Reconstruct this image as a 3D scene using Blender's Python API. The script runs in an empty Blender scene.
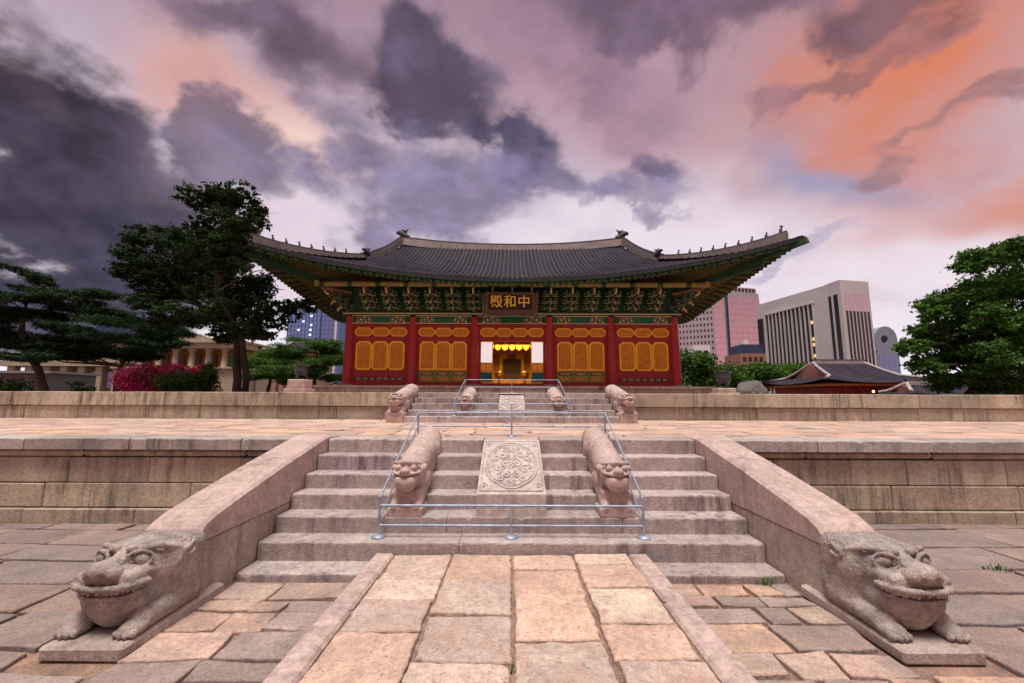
import bpy, math, random
import numpy as np
from mathutils import Vector, Matrix, noise as mnoise

C = bpy.context.scene.collection
R = math.radians
random.seed(7)

# ------------------------------------------------------------------ camera
cam_d = bpy.data.cameras.new('camera')
cam = bpy.data.objects.new('camera', cam_d)
C.objects.link(cam)
cam_d.sensor_width = 36.0
cam_d.lens = 430.0 / 1024.0 * 36.0
cam_d.clip_start = 0.05
cam_d.clip_end = 3000.0
cam.matrix_world = (Matrix.Translation((0.0, 0.0, 1.733)) @ Matrix.Rotation(R(90) + 0.1352, 4, 'X')
                    @ Matrix.Rotation(0.0038, 4, 'Z'))
bpy.context.scene.camera = cam

# ------------------------------------------------------------------ exposure
vs = bpy.context.scene.view_settings
vs.view_transform = 'Standard'
vs.look = 'None'
vs.exposure = 0.35
vs.gamma = 1.0
vs.use_curve_mapping = False

# ------------------------------------------------------------------ sun (high, with a wide disc, added as soft light from above)
SUN_EL, SUN_AZ = 76.0, 196.0            # azimuth clockwise from +Y
sun_d = bpy.data.lights.new('sun', 'SUN')
sun_d.energy = 3.0
sun_d.angle = R(18)
sun_d.color = (1.0, 0.94, 0.86)
sun = bpy.data.objects.new('sun', sun_d)
C.objects.link(sun)
sd = Vector((math.sin(R(SUN_AZ)) * math.cos(R(SUN_EL)), math.cos(R(SUN_AZ)) * math.cos(R(SUN_EL)), math.sin(R(SUN_EL))))
sun.rotation_euler = sd.to_track_quat('Z', 'Y').to_euler()

# ------------------------------------------------------------------ sky : nishita behind a deck of sunset cloud
world = bpy.data.worlds.new('World')
bpy.context.scene.world = world
world.use_nodes = True
world.cycles.sampling_method = 'MANUAL'
world.cycles.sample_map_resolution = 256
wt = world.node_tree
wt.nodes.clear()
WN = wt.nodes.new
WL = wt.links.new


def wmath(op, a, b=None, c=None):
    n = WN('ShaderNodeMath'); n.operation = op
    for i, v in enumerate((a, b, c)):
        if v is None: continue
        if isinstance(v, (int, float)): n.inputs[i].default_value = v
        else: WL(v, n.inputs[i])
    return n.outputs[0]


def wvec(op, a, b=None, scale=None):
    n = WN('ShaderNodeVectorMath'); n.operation = op
    for i, v in enumerate((a, b)):
        if v is None: continue
        if isinstance(v, tuple): n.inputs[i].default_value = v
        else: WL(v, n.inputs[i])
    if scale is not None: n.inputs['Scale'].default_value = scale
    return n


def wnoise(vec, scale, detail, rough=0.55, dist=0.0):
    n = WN('ShaderNodeTexNoise')
    n.inputs['Scale'].default_value = scale
    n.inputs['Detail'].default_value = detail
    n.inputs['Roughness'].default_value = rough
    n.inputs['Distortion'].default_value = dist
    WL(vec, n.inputs['Vector'])
    return n


def wmap(v, a, b, lo=0.0, hi=1.0, smooth=True):
    n = WN('ShaderNodeMapRange')
    n.interpolation_type = 'SMOOTHSTEP' if smooth else 'LINEAR'
    WL(v, n.inputs['Value'])
    n.inputs['From Min'].default_value = a; n.inputs['From Max'].default_value = b
    n.inputs['To Min'].default_value = lo; n.inputs['To Max'].default_value = hi
    return n.outputs[0]


def wmix(f, a, b):
    n = WN('ShaderNodeMix'); n.data_type = 'RGBA'
    if isinstance(f, (int, float)): n.inputs[0].default_value = f
    else: WL(f, n.inputs[0])
    for i, v in ((6, a), (7, b)):
        if isinstance(v, tuple): n.inputs[i].default_value = (*v, 1)
        else: WL(v, n.inputs[i])
    return n.outputs[2]


tc = WN('ShaderNodeTexCoord')
dirv = tc.outputs['Generated']
sky = WN('ShaderNodeTexSky')
sky.sky_type = 'NISHITA'
sky.sun_disc = False
sky.sun_elevation = R(SUN_EL)
sky.sun_rotation = R(SUN_AZ)
sx = WN('ShaderNodeSeparateXYZ'); WL(dirv, sx.inputs[0])
DX, DY, DZ = sx.outputs
az = wmath('MULTIPLY', wmath('ARCTAN2', DX, DY), 57.29578)
el = wmath('MULTIPLY', wmath('ARCSINE', DZ), 57.29578)
# cloud-plane coordinates (clouds shrink towards the horizon)
den = wmath('ADD', wmath('MAXIMUM', DZ, 0.0), 0.42)
pl = WN('ShaderNodeCombineXYZ')
WL(wmath('DIVIDE', DX, den), pl.inputs[0]); WL(wmath('DIVIDE', DY, den), pl.inputs[1]); pl.inputs[2].default_value = 3.7
big = wnoise(pl.outputs[0], 2.0, 3.0, 0.5)
fbm = wnoise(pl.outputs[0], 4.6, 6.0, 0.54, 0.15)
fine = wnoise(pl.outputs[0], 11.0, 4.0, 0.52, 0.1)
ae = WN('ShaderNodeCombineXYZ'); WL(az, ae.inputs[0]); WL(el, ae.inputs[1])
# soft warp of the glow patches, stronger warp of the dark clouds
wg = wvec('SCALE', wvec('SUBTRACT', big.outputs['Color'], (.5, .5, .5)).outputs[0], scale=26.0)
ag = wvec('ADD', ae.outputs[0], wg.outputs[0])
wc = wvec('SCALE', wvec('SUBTRACT', fbm.outputs['Color'], (.5, .5, .5)).outputs[0], scale=17.0)
ac = wvec('ADD', ae.outputs[0], wc.outputs[0])


def flat2(v):
    n = wvec('MULTIPLY', v.outputs[0], (1.0, 1.0, 0.0)); return n.outputs[0]


ag = flat2(ag); ac = flat2(ac)
ff = wmath('SUBTRACT', fbm.outputs['Fac'], 0.5)
fi = wmath('SUBTRACT', fine.outputs['Fac'], 0.5)
col = wmix(wmap(el, 3.0, 17.0), (0.76, 0.71, 0.77), (0.56, 0.47, 0.55))
col = wmix(wmap(el, 17.0, 48.0), col, (0.29, 0.19, 0.245))
SKY = [
    # glow (G), soft cloud (C) or cloud with a firm edge (D): azimuth, elevation, radii (degrees), roll, colour, strength
    ('G', 42.9, 28.2, 24.7, 14.9, 1, (0.503, 0.231, 0.223), 0.75),
    ('G', 49.2, 30.9, 13.7, 6.3, 6, (0.658, 0.209, 0.112), 0.90),
    ('G', 45.6, 17.6, 12.8, 3.9, -1, (0.617, 0.305, 0.27), 0.75),
    ('G', 51.2, 18.8, 6.6, 3.4, 5, (0.631, 0.262, 0.181), 0.80),
    ('G', 15.3, 37.1, 23.0, 11.0, -8, (0.491, 0.27, 0.328), 0.70),
    ('G', -39.9, 31.3, 12.0, 7.4, -26, (0.672, 0.376, 0.352), 0.90),
    ('G', -31.6, 25.6, 11.0, 6.6, -18, (0.871, 0.604, 0.527), 0.90),
    ('G', -43.2, 33.1, 3.6, 5.6, -34, (0.631, 0.342, 0.305), 0.70),
    ('G', -27.2, 18.8, 16.7, 6.4, -2, (0.73, 0.617, 0.701), 0.85),
    ('G', 12.0, 20.6, 26.4, 5.6, -4, (0.807, 0.716, 0.791), 0.85),
    ('G', -2.2, 27.7, 5.7, 3.6, 1, (0.761, 0.617, 0.687), 0.80),
    ('G', 38.2, 24.1, 8.0, 3.1, -16, (0.305, 0.314, 0.491), 0.75),
    ('G', 38.1, 12.2, 19.2, 6.3, -5, (0.807, 0.701, 0.761), 0.90),
    ('G', 24.5, 19.4, 18.3, 7.1, -8, (0.791, 0.687, 0.761), 0.85),
    ('G', -46.1, 10.9, 1.8, 0.8, -10, (0.839, 0.515, 0.305), 0.90),
    ('C', -25.4, 39.8, 19.9, 5.7, -8, (0.175, 0.112, 0.162), 0.85),
    ('C', -34.1, 39.9, 12.9, 3.4, 11, (0.138, 0.089, 0.138), 0.80),
    ('D', -50.2, 24.4, 9.2, 8.7, -30, (0.048, 0.034, 0.054), 1.00),
    ('C', -52.9, 27.5, 5.0, 8.8, 28, (0.065, 0.042, 0.061), 0.90),
    ('C', -47.7, 14.8, 15.1, 7.2, 7, (0.058, 0.048, 0.084), 1.00),
    ('C', -41.8, 20.8, 10.5, 5.8, -33, (0.08, 0.058, 0.093), 0.85),
    ('C', -48.2, 7.9, 14.3, 4.9, 3, (0.051, 0.042, 0.076), 1.00),
    ('C', -43.4, 13.3, 9.8, 3.9, 2, (0.068, 0.054, 0.098), 0.90),
    ('C', -46.0, 11.5, 10.4, 7.5, 12, (0.051, 0.042, 0.076), 0.95),
    ('C', -51.2, 18.5, 7.9, 7.4, 21, (0.048, 0.037, 0.061), 0.90),
    ('C', -49.6, 4.1, 13.9, 2.9, 5, (0.076, 0.065, 0.112), 0.90),
    ('D', -34.7, 25.9, 7.0, 3.8, -0, (0.138, 0.102, 0.168), 0.80),
    ('D', -10.5, 37.4, 14.1, 6.5, -14, (0.098, 0.072, 0.122), 0.95),
    ('D', -0.1, 33.4, 8.7, 5.2, -16, (0.08, 0.065, 0.122), 0.95),
    ('C', -12.8, 25.9, 17.7, 7.1, 5, (0.195, 0.162, 0.279), 0.85),
    ('C', -22.2, 30.8, 7.1, 3.4, -12, (0.156, 0.122, 0.202), 0.70),
    ('C', 10.8, 26.8, 12.9, 3.3, -9, (0.181, 0.15, 0.262), 0.85),
    ('C', 19.7, 27.9, 3.8, 2.5, -9, (0.117, 0.098, 0.175), 0.85),
    ('C', 17.4, 24.4, 7.6, 1.7, -7, (0.262, 0.216, 0.332), 0.60),
    ('C', 6.9, 42.6, 11.7, 5.5, -4, (0.216, 0.138, 0.209), 0.50),
    ('C', 27.8, 41.3, 18.0, 3.5, -21, (0.15, 0.093, 0.138), 0.85),
    ('C', 17.8, 34.8, 7.9, 5.1, -24, (0.262, 0.168, 0.238), 0.50),
    ('C', 44.5, 34.8, 9.4, 2.2, -3, (0.162, 0.089, 0.117), 0.80),
    ('C', 47.7, 24.5, 9.4, 1.4, 8, (0.287, 0.162, 0.181), 0.70),
    ('C', 41.6, 31.4, 9.8, 1.3, 10, (0.254, 0.133, 0.156), 0.65),
    ('C', 50.2, 26.3, 5.1, 0.8, 11, (0.231, 0.117, 0.138), 0.60),
    ('C', 30.8, 15.9, 10.9, 1.1, 11, (0.392, 0.332, 0.479), 0.60),
    ('C', 18.4, 43.9, 10.8, 2.5, -10, (0.156, 0.102, 0.162), 0.70),
]
for kind, a0, e0, r1, r2, rot, c, s in SKY:
    m = WN('ShaderNodeMapping'); m.vector_type = 'TEXTURE'
    WL(ag if kind == 'G' else ac, m.inputs['Vector'])
    m.inputs['Location'].default_value = (a0, e0, 0)
    m.inputs['Rotation'].default_value = (0, 0, R(rot))
    m.inputs['Scale'].default_value = (r1, r2, 1)
    ln = wvec('LENGTH', m.outputs[0]).outputs['Value']
    if kind == 'G':
        w = wmath('MULTIPLY', wmap(ln, 1.25, 0.1), s)
        w = wmath('MULTIPLY', w, wmath('ADD', 1.0, wmath('MULTIPLY', fi, 1.0)))
        w = wmath('MINIMUM', w, 1.0)
        col = wmix(w, col, tuple(x * .86 for x in c))
    else:
        d = wmath('SUBTRACT', 1.0, ln)
        d = wmath('ADD', d, wmath('ADD', wmath('MULTIPLY', ff, 2.3), wmath('MULTIPLY', fi, 0.9)))
        w = wmath('MULTIPLY', wmap(d, -0.22, 0.58) if kind == 'C' else wmap(d, -0.10, 0.40), s)
        # lit wisps inside the cloud body
        cc = wmix(wmap(fine.outputs['Fac'], 0.35, 0.75), tuple(x * .66 for x in c), tuple(min(1, x * 1.15 + .01) for x in c))
        col = wmix(w, col, cc)
# general mottling
col = wmix(wmath('MULTIPLY', wmap(ff, -0.02, 0.25), 0.22), col, (0.20, 0.15, 0.22))
# unseen sky overhead, brightened to light the scene from above
dt = wvec('DOT_PRODUCT', dirv, (0.0, -0.05, 0.9987)).outputs['Value']
wb = wmap(dt, 0.78, 0.95)
bk = wmix(wmap(fbm.outputs['Fac'], 0.35, 0.65), (1.75, 1.66, 1.62), (1.25, 1.18, 1.18))
col = wmix(wb, col, bk)
low = wmap(DY, -0.1, -0.6)
low = wmath('MULTIPLY', low, wmap(DZ, 0.75, 0.4))
bk2 = wmix(wmap(el, 4.0, 24.0), (0.85, 0.36, 0.33), (0.19, 0.155, 0.20))  # pink band added low behind the viewer for the tower glass to reflect
col = wmix(low, col, bk2)
ten = wvec('SCALE', col, scale=10.0)
skyc = wmix(0.985, sky.outputs[0], ten.outputs[0])
bg = WN('ShaderNodeBackground'); WL(skyc, bg.inputs['Color'])
bg.inputs['Strength'].default_value = 0.1
wo = WN('ShaderNodeOutputWorld'); WL(bg.outputs[0], wo.inputs['Surface'])

# ------------------------------------------------------------------ materials
def material(name, base, rough=0.8, var=0.25, scale=6.0, speck=0.0, speck_scale=140.0, bump=0.0, bump_scale=30.0,
             streak=0.0, streak_col=(0.03, 0.028, 0.026), patch=None, patch_amt=0.0, patch_scale=1.2, tint=False,
             metal=0.0, emit=None, emit_s=0.0, spec=0.3, pits=0.0):
    m = bpy.data.materials.new(name); m.use_nodes = True
    t = m.node_tree; nd = t.nodes; lk = t.links
    b = nd['Principled BSDF']
    b.inputs['Roughness'].default_value = rough
    b.inputs['Metallic'].default_value = metal
    b.inputs['Specular IOR Level'].default_value = spec
    geo = nd.new('ShaderNodeNewGeometry')
    pos = geo.outputs['Position']

    def noise(scale, detail=4.0, rg=0.55, vec=pos):
        n = nd.new('ShaderNodeTexNoise'); n.inputs['Scale'].default_value = scale
        n.inputs['Detail'].default_value = detail; n.inputs['Roughness'].default_value = rg
        lk.new(vec, n.inputs['Vector']); return n.outputs['Fac']

    def ramp(v, a, bb, lo=0.0, hi=1.0):
        n = nd.new('ShaderNodeMapRange'); lk.new(v, n.inputs['Value'])
        n.inputs['From Min'].default_value = a; n.inputs['From Max'].default_value = bb
        n.inputs['To Min'].default_value = lo; n.inputs['To Max'].default_value = hi
        return n.outputs[0]

    def mix(f, a, bb, mode='MIX'):
        n = nd.new('ShaderNodeMix'); n.data_type = 'RGBA'; n.blend_type = mode
        if isinstance(f, float): n.inputs[0].default_value = f
        else: lk.new(f, n.inputs[0])
        for i, v in ((6, a), (7, bb)):
            if isinstance(v, tuple): n.inputs[i].default_value = (*v, 1)
            else: lk.new(v, n.inputs[i])
        return n.outputs[2]

    c = tuple(base)
    if var > 0:
        c = mix(ramp(noise(scale), 0.3, 0.7), tuple(x * (1 - var) for x in base), tuple(min(1, x * (1 + var)) for x in base))
    if bump > 0:
        c = mix(1.0, c if not isinstance(c, tuple) else c, mix(ramp(noise(19.0, 6.0, .72), .36, .66), (.74, .71, .69), (1.16, 1.16, 1.16)), 'MULTIPLY')
    if tint:
        a = nd.new('ShaderNodeVertexColor'); a.layer_name = 'tint'
        c = mix(1.0, c, a.outputs['Color'], 'MULTIPLY')
    if patch:
        c = mix(ramp(noise(patch_scale, 5.0, 0.65), 0.48, 0.68, 0.0, patch_amt), c, patch)
    if pits > 0:
        c = mix(ramp(noise(34.0, 3.0, .6), .58, .70, 0.0, pits), c, (0.16, 0.105, 0.08))
    if speck > 0:
        s = noise(speck_scale, 2.0, 0.7)
        c = mix(ramp(s, 0.35, 0.65), mix(speck, c, (0.0, 0.0, 0.0)), mix(speck * 0.6, c, (0.85, 0.8, 0.78)))
    if streak > 0:
        mp = nd.new('ShaderNodeMapping'); mp.inputs['Scale'].default_value = (1.0, 1.0, 0.10)
        lk.new(pos, mp.inputs['Vector'])
        s1 = noise(7.0, 5.0, 0.7, mp.outputs[0]); s2 = noise(0.9, 3.0, 0.6)
        k = nd.new('ShaderNodeMath'); k.operation = 'MULTIPLY'
        lk.new(ramp(s1, 0.46, 0.66), k.inputs[0]); lk.new(ramp(s2, 0.38, 0.62, 0.0, streak), k.inputs[1])
        c = mix(k.outputs[0], c, streak_col)
    if isinstance(c, tuple): b.inputs['Base Color'].default_value = (*c, 1)
    else: lk.new(c, b.inputs['Base Color'])
    if bump > 0:
        bn = nd.new('ShaderNodeBump'); bn.inputs['Strength'].default_value = bump
        bn.inputs['Distance'].default_value = 0.02
        lk.new(noise(bump_scale, 6.0, 0.65), bn.inputs['Height'])
        lk.new(bn.outputs[0], b.inputs['Normal'])
    if emit:
        b.inputs['Emission Color'].default_value = (*emit, 1)
        b.inputs['Emission Strength'].default_value = emit_s
    return m


M = {}
M['granite'] = material('granite', (0.42, 0.345, 0.295), 0.85, .2, 3.0, .16, 90, .5, 45, .75, (0.10, .075, .07), patch=(.24, .165, .13), patch_amt=.55, patch_scale=1.6)
M['granite_pink'] = material('granite_pink', (0.48, 0.355, 0.315), 0.85, .16, 2.5, .14, 95, .45, 50, .65, (0.17, .105, .095))
M['granite_step'] = material('granite_step', (0.43, 0.355, 0.335), 0.85, .2, 2.5, .18, 80, .5, 40, .9, (0.10, .075, .075), tint=True)
M['wall_stone'] = material('wall_stone', (0.43, 0.36, 0.265), 0.88, .25, 1.3, .12, 70, .5, 30, .85, (0.05, .042, .036), tint=True)
M['coping_stone'] = material('coping_stone', (0.38, 0.34, 0.315), 0.86, .2, 1.6, .12, 80, .4, 35, .8, (0.06, .05, .048), tint=True)
M['beast_stone'] = material('beast_stone', (0.40, 0.335, 0.295), 0.88, .25, 5.0, .22, 100, .9, 48, .45, (0.10, .085, .08), patch=(0.15, .125, .12), patch_amt=.75, patch_scale=3.6)
M['path_slab'] = material('path_slab', (0.50, 0.385, 0.315), 0.85, .22, 3.5, .17, 75, .8, 26, 0, patch=(0.40, .235, .17), patch_amt=.75, patch_scale=4.0, tint=True, pits=.75)
M['yard_slab'] = material('yard_slab', (0.36, 0.28, 0.235), 0.85, .25, 3.0, .16, 75, .8, 26, 0, patch=(0.22, .155, .14), patch_amt=.75, patch_scale=2.2, tint=True, pits=.6)
M['terrace_slab'] = material('terrace_slab', (0.43, 0.345, 0.29), 0.85, .2, 3.0, .1, 75, .6, 20, 0, patch=(0.36, .22, .18), patch_amt=.6, tint=True)
M['panel_stone'] = material('panel_stone', (0.50, 0.43, 0.395), 0.85, .15, 4.0, .15, 95, .5, 50, .5, (.16, .13, .125))
M['grey_tower'] = material('grey_tower', (0.24, 0.26, 0.34), 0.7, .1, .5)
M['mortar'] = material('mortar', (0.27, 0.15, 0.10), 0.95, .4, 6.0, .2, 90, .8, 40, 0, patch=(0.06, .06, .025), patch_amt=.6, patch_scale=4)
M['joint_dark'] = material('joint_dark', (0.045, 0.038, 0.033), 0.95, .3, 8.0)
M['ground'] = material('ground', (0.10, 0.085, 0.06), 0.95, .3, .4, 0, bump=.4, bump_scale=3, patch=(.04, .06, .025), patch_amt=.7, patch_scale=.1)
M['rail_paint'] = material('rail_paint', (0.30, 0.355, 0.45), 0.45, .25, 9.0, metal=.3, spec=.5, patch=(.20, .20, .22), patch_amt=.6, patch_scale=7.0)
M['red_paint'] = material('red_paint', (0.29, 0.024, 0.026), 0.55, .22, 3.0)
M['red_column'] = material('red_column', (0.36, 0.030, 0.032), 0.5, .2, 2.0, streak=.35, streak_col=(.12, .012, .014))
M['red_dark'] = material('red_dark', (0.13, 0.014, 0.014), 0.6, .2, 3.0)
M['orange_wood'] = material('orange_wood', (0.92, 0.43, 0.03), 0.5, .15, 5.0)
M['lattice_wood'] = material('lattice_wood', (0.76, 0.35, 0.035), 0.55, .2, 5.0)
M['lattice_back'] = material('lattice_back', (0.54, 0.21, 0.025), 0.7, .25, 3.0)
M['green_paint'] = material('green_paint', (0.014, 0.115, 0.062), 0.6, .25, 4.0)
M['green_dark'] = material('green_dark', (0.022, 0.062, 0.034), 0.6, .3, 4.0)
M['teal_paint'] = material('teal_paint', (0.01, 0.12, 0.13), 0.6, .2, 4.0)
M['olive_paint'] = material('olive_paint', (0.25, 0.21, 0.045), 0.6, .25, 4.0)
M['cream_paint'] = material('cream_paint', (0.62, 0.52, 0.27), 0.6, .2, 5.0)
M['ochre_paint'] = material('ochre_paint', (0.50, 0.22, 0.04), 0.6, .25, 5.0)
M['pattern_grey'] = material('pattern_grey', (0.19, 0.21, 0.14), 0.6, .3, 9.0)
M['vermilion'] = material('vermilion', (0.40, 0.06, 0.02), 0.6, .2, 5.0)
M['glow_paper'] = material('glow_paper', (0.85, 0.83, 0.82), 0.8, .03, 5.0, emit=(1.0, .95, .95), emit_s=.42)  # emission added so the door panels look bright under the eaves
M['gold'] = material('gold', (0.95, 0.55, 0.06), 0.35, .1, 9.0, metal=.6, spec=.5)
M['sign_gold'] = material('sign_gold', (0.95, 0.56, 0.04), 0.45, .05, 9.0, spec=.5)
M['sign_board'] = material('sign_board', (0.012, 0.010, 0.010), 0.5, .2, 5.0)
M['sign_frame'] = material('sign_frame', (0.10, 0.055, 0.035), 0.55, .4, 9.0)
M['tile'] = material('tile', (0.034, 0.029, 0.043), 0.85, .35, 1.2, 0, bump=.3, bump_scale=14, patch=(.06, .05, .056), patch_amt=.5, patch_scale=.8, tint=True, spec=.08)
M['tile_dark'] = material('tile_dark', (0.022, 0.020, 0.027), 0.7, .3, 2.0)
M['plaster'] = material('plaster', (0.36, 0.31, 0.29), 0.85, .2, 1.5, streak=.7, streak_col=(.16, .13, .125))
M['ornament'] = material('ornament', (0.06, 0.055, 0.06), 0.7, .3, 6.0)
M['brick_red'] = material('brick_red', (0.33, 0.16, 0.12), 0.85, .25, 3.0)
M['hip_plaster'] = material('hip_plaster', (0.22, 0.19, 0.175), 0.85, .2, 1.5, streak=.7, streak_col=(.09, .075, .07))
M['rafter'] = material('rafter', (0.18, 0.13, 0.035), 0.6, .3, 2.0)
M['soffit'] = material('soffit', (0.42, 0.14, 0.03), 0.7, .3, 2.0)
M['dark_room'] = material('dark_room', (0.06, 0.035, 0.02), 0.9, .2, 2.0)
M['bronze'] = material('bronze', (0.05, 0.055, 0.065), 0.45, .3, 8.0, metal=.6, spec=.5)
M['bark'] = material('bark', (0.045, 0.035, 0.03), 0.95, .4, 6.0, bump=.8, bump_scale=18)
M['pine_bark'] = material('pine_bark', (0.085, 0.050, 0.038), 0.95, .4, 5.0, bump=.8, bump_scale=14)


def leaf_mat(name, base, trans=0.25):
    m = bpy.data.materials.new(name); m.use_nodes = True
    t = m.node_tree; nd = t.nodes; lk = t.links
    out = nd['Material Output']; nd.remove(nd['Principled BSDF'])
    a = nd.new('ShaderNodeVertexColor'); a.layer_name = 'tint'
    mx = nd.new('ShaderNodeMix'); mx.data_type = 'RGBA'; mx.blend_type = 'MULTIPLY'; mx.inputs[0].default_value = 1.0
    mx.inputs[6].default_value = (*base, 1); lk.new(a.outputs['Color'], mx.inputs[7])
    d = nd.new('ShaderNodeBsdfDiffuse'); tr = nd.new('ShaderNodeBsdfTranslucent'); ms = nd.new('ShaderNodeMixShader')
    ms.inputs[0].default_value = trans
    lk.new(mx.outputs[2], d.inputs[0]); lk.new(mx.outputs[2], tr.inputs[0])
    lk.new(d.outputs[0], ms.inputs[1]); lk.new(tr.outputs[0], ms.inputs[2]); lk.new(ms.outputs[0], out.inputs['Surface'])
    return m


M['leaf_dark'] = leaf_mat('leaf_dark', (0.030, 0.050, 0.018))
M['leaf_mid'] = leaf_mat('leaf_mid', (0.052, 0.105, 0.024))
M['leaf_green'] = leaf_mat('leaf_green', (0.068, 0.142, 0.030))
M['needle'] = leaf_mat('needle', (0.030, 0.056, 0.024), .12)
M['azalea'] = leaf_mat('azalea', (0.52, 0.035, 0.15), .25)


def glass_mat(name, base, rough=0.08, mx=(0.35), metal=0.0, lit=None):
    m = bpy.data.materials.new(name); m.use_nodes = True
    b = m.node_tree.nodes['Principled BSDF']
    b.inputs['Base Color'].default_value = (*base, 1)
    b.inputs['Roughness'].default_value = rough
    b.inputs['Metallic'].default_value = metal
    b.inputs['Specular IOR Level'].default_value = 0.9
    b.inputs['IOR'].default_value = 1.9
    if lit:
        b.inputs['Emission Color'].default_value = (*lit, 1); b.inputs['Emission Strength'].default_value = 1.0
    return m


M['glass_dark'] = material('glass_dark', (0.016, 0.016, 0.024), 0.22, .3, .35, spec=.4)
M['glass_pink'] = glass_mat('glass_pink', (0.55, 0.47, 0.58), .06, metal=.85)
M['glass_blue'] = glass_mat('glass_blue', (0.07, 0.20, 0.52), .15, metal=.3)
M['lit_window'] = glass_mat('lit_window', (0.3, 0.3, 0.3), lit=(0.55, 0.85, 1.0))
M['lit_warm'] = glass_mat('lit_warm', (0.3, 0.3, 0.2), lit=(0.7, 0.45, 0.10))
M['tower_pink'] = material('tower_pink', (0.42, 0.355, 0.40), 0.7, .08, .2)
M['concrete_pale'] = material('concrete_pale', (0.55, 0.52, 0.52), 0.8, .08, .15)
M['concrete_grey'] = material('concrete_grey', (0.25, 0.22, 0.24), 0.8, .08, .15)  # darker grey concrete of the low roof slab
M['stone_pale'] = material('stone_pale', (0.38, 0.31, 0.23), 0.85, .12, .5)
M['stone_pale_grey'] = material('stone_pale_grey', (0.13, 0.125, 0.12), 0.85, .12, .5)
M['white_wall'] = material('white_wall', (0.70, 0.68, 0.70), 0.8, .05, .5)
M['navy'] = material('navy', (0.03, 0.05, 0.10), 0.6, .1, .5)
M['blue_frame'] = material('blue_frame', (0.11, 0.19, 0.40), 0.6, .1, .5)


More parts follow.
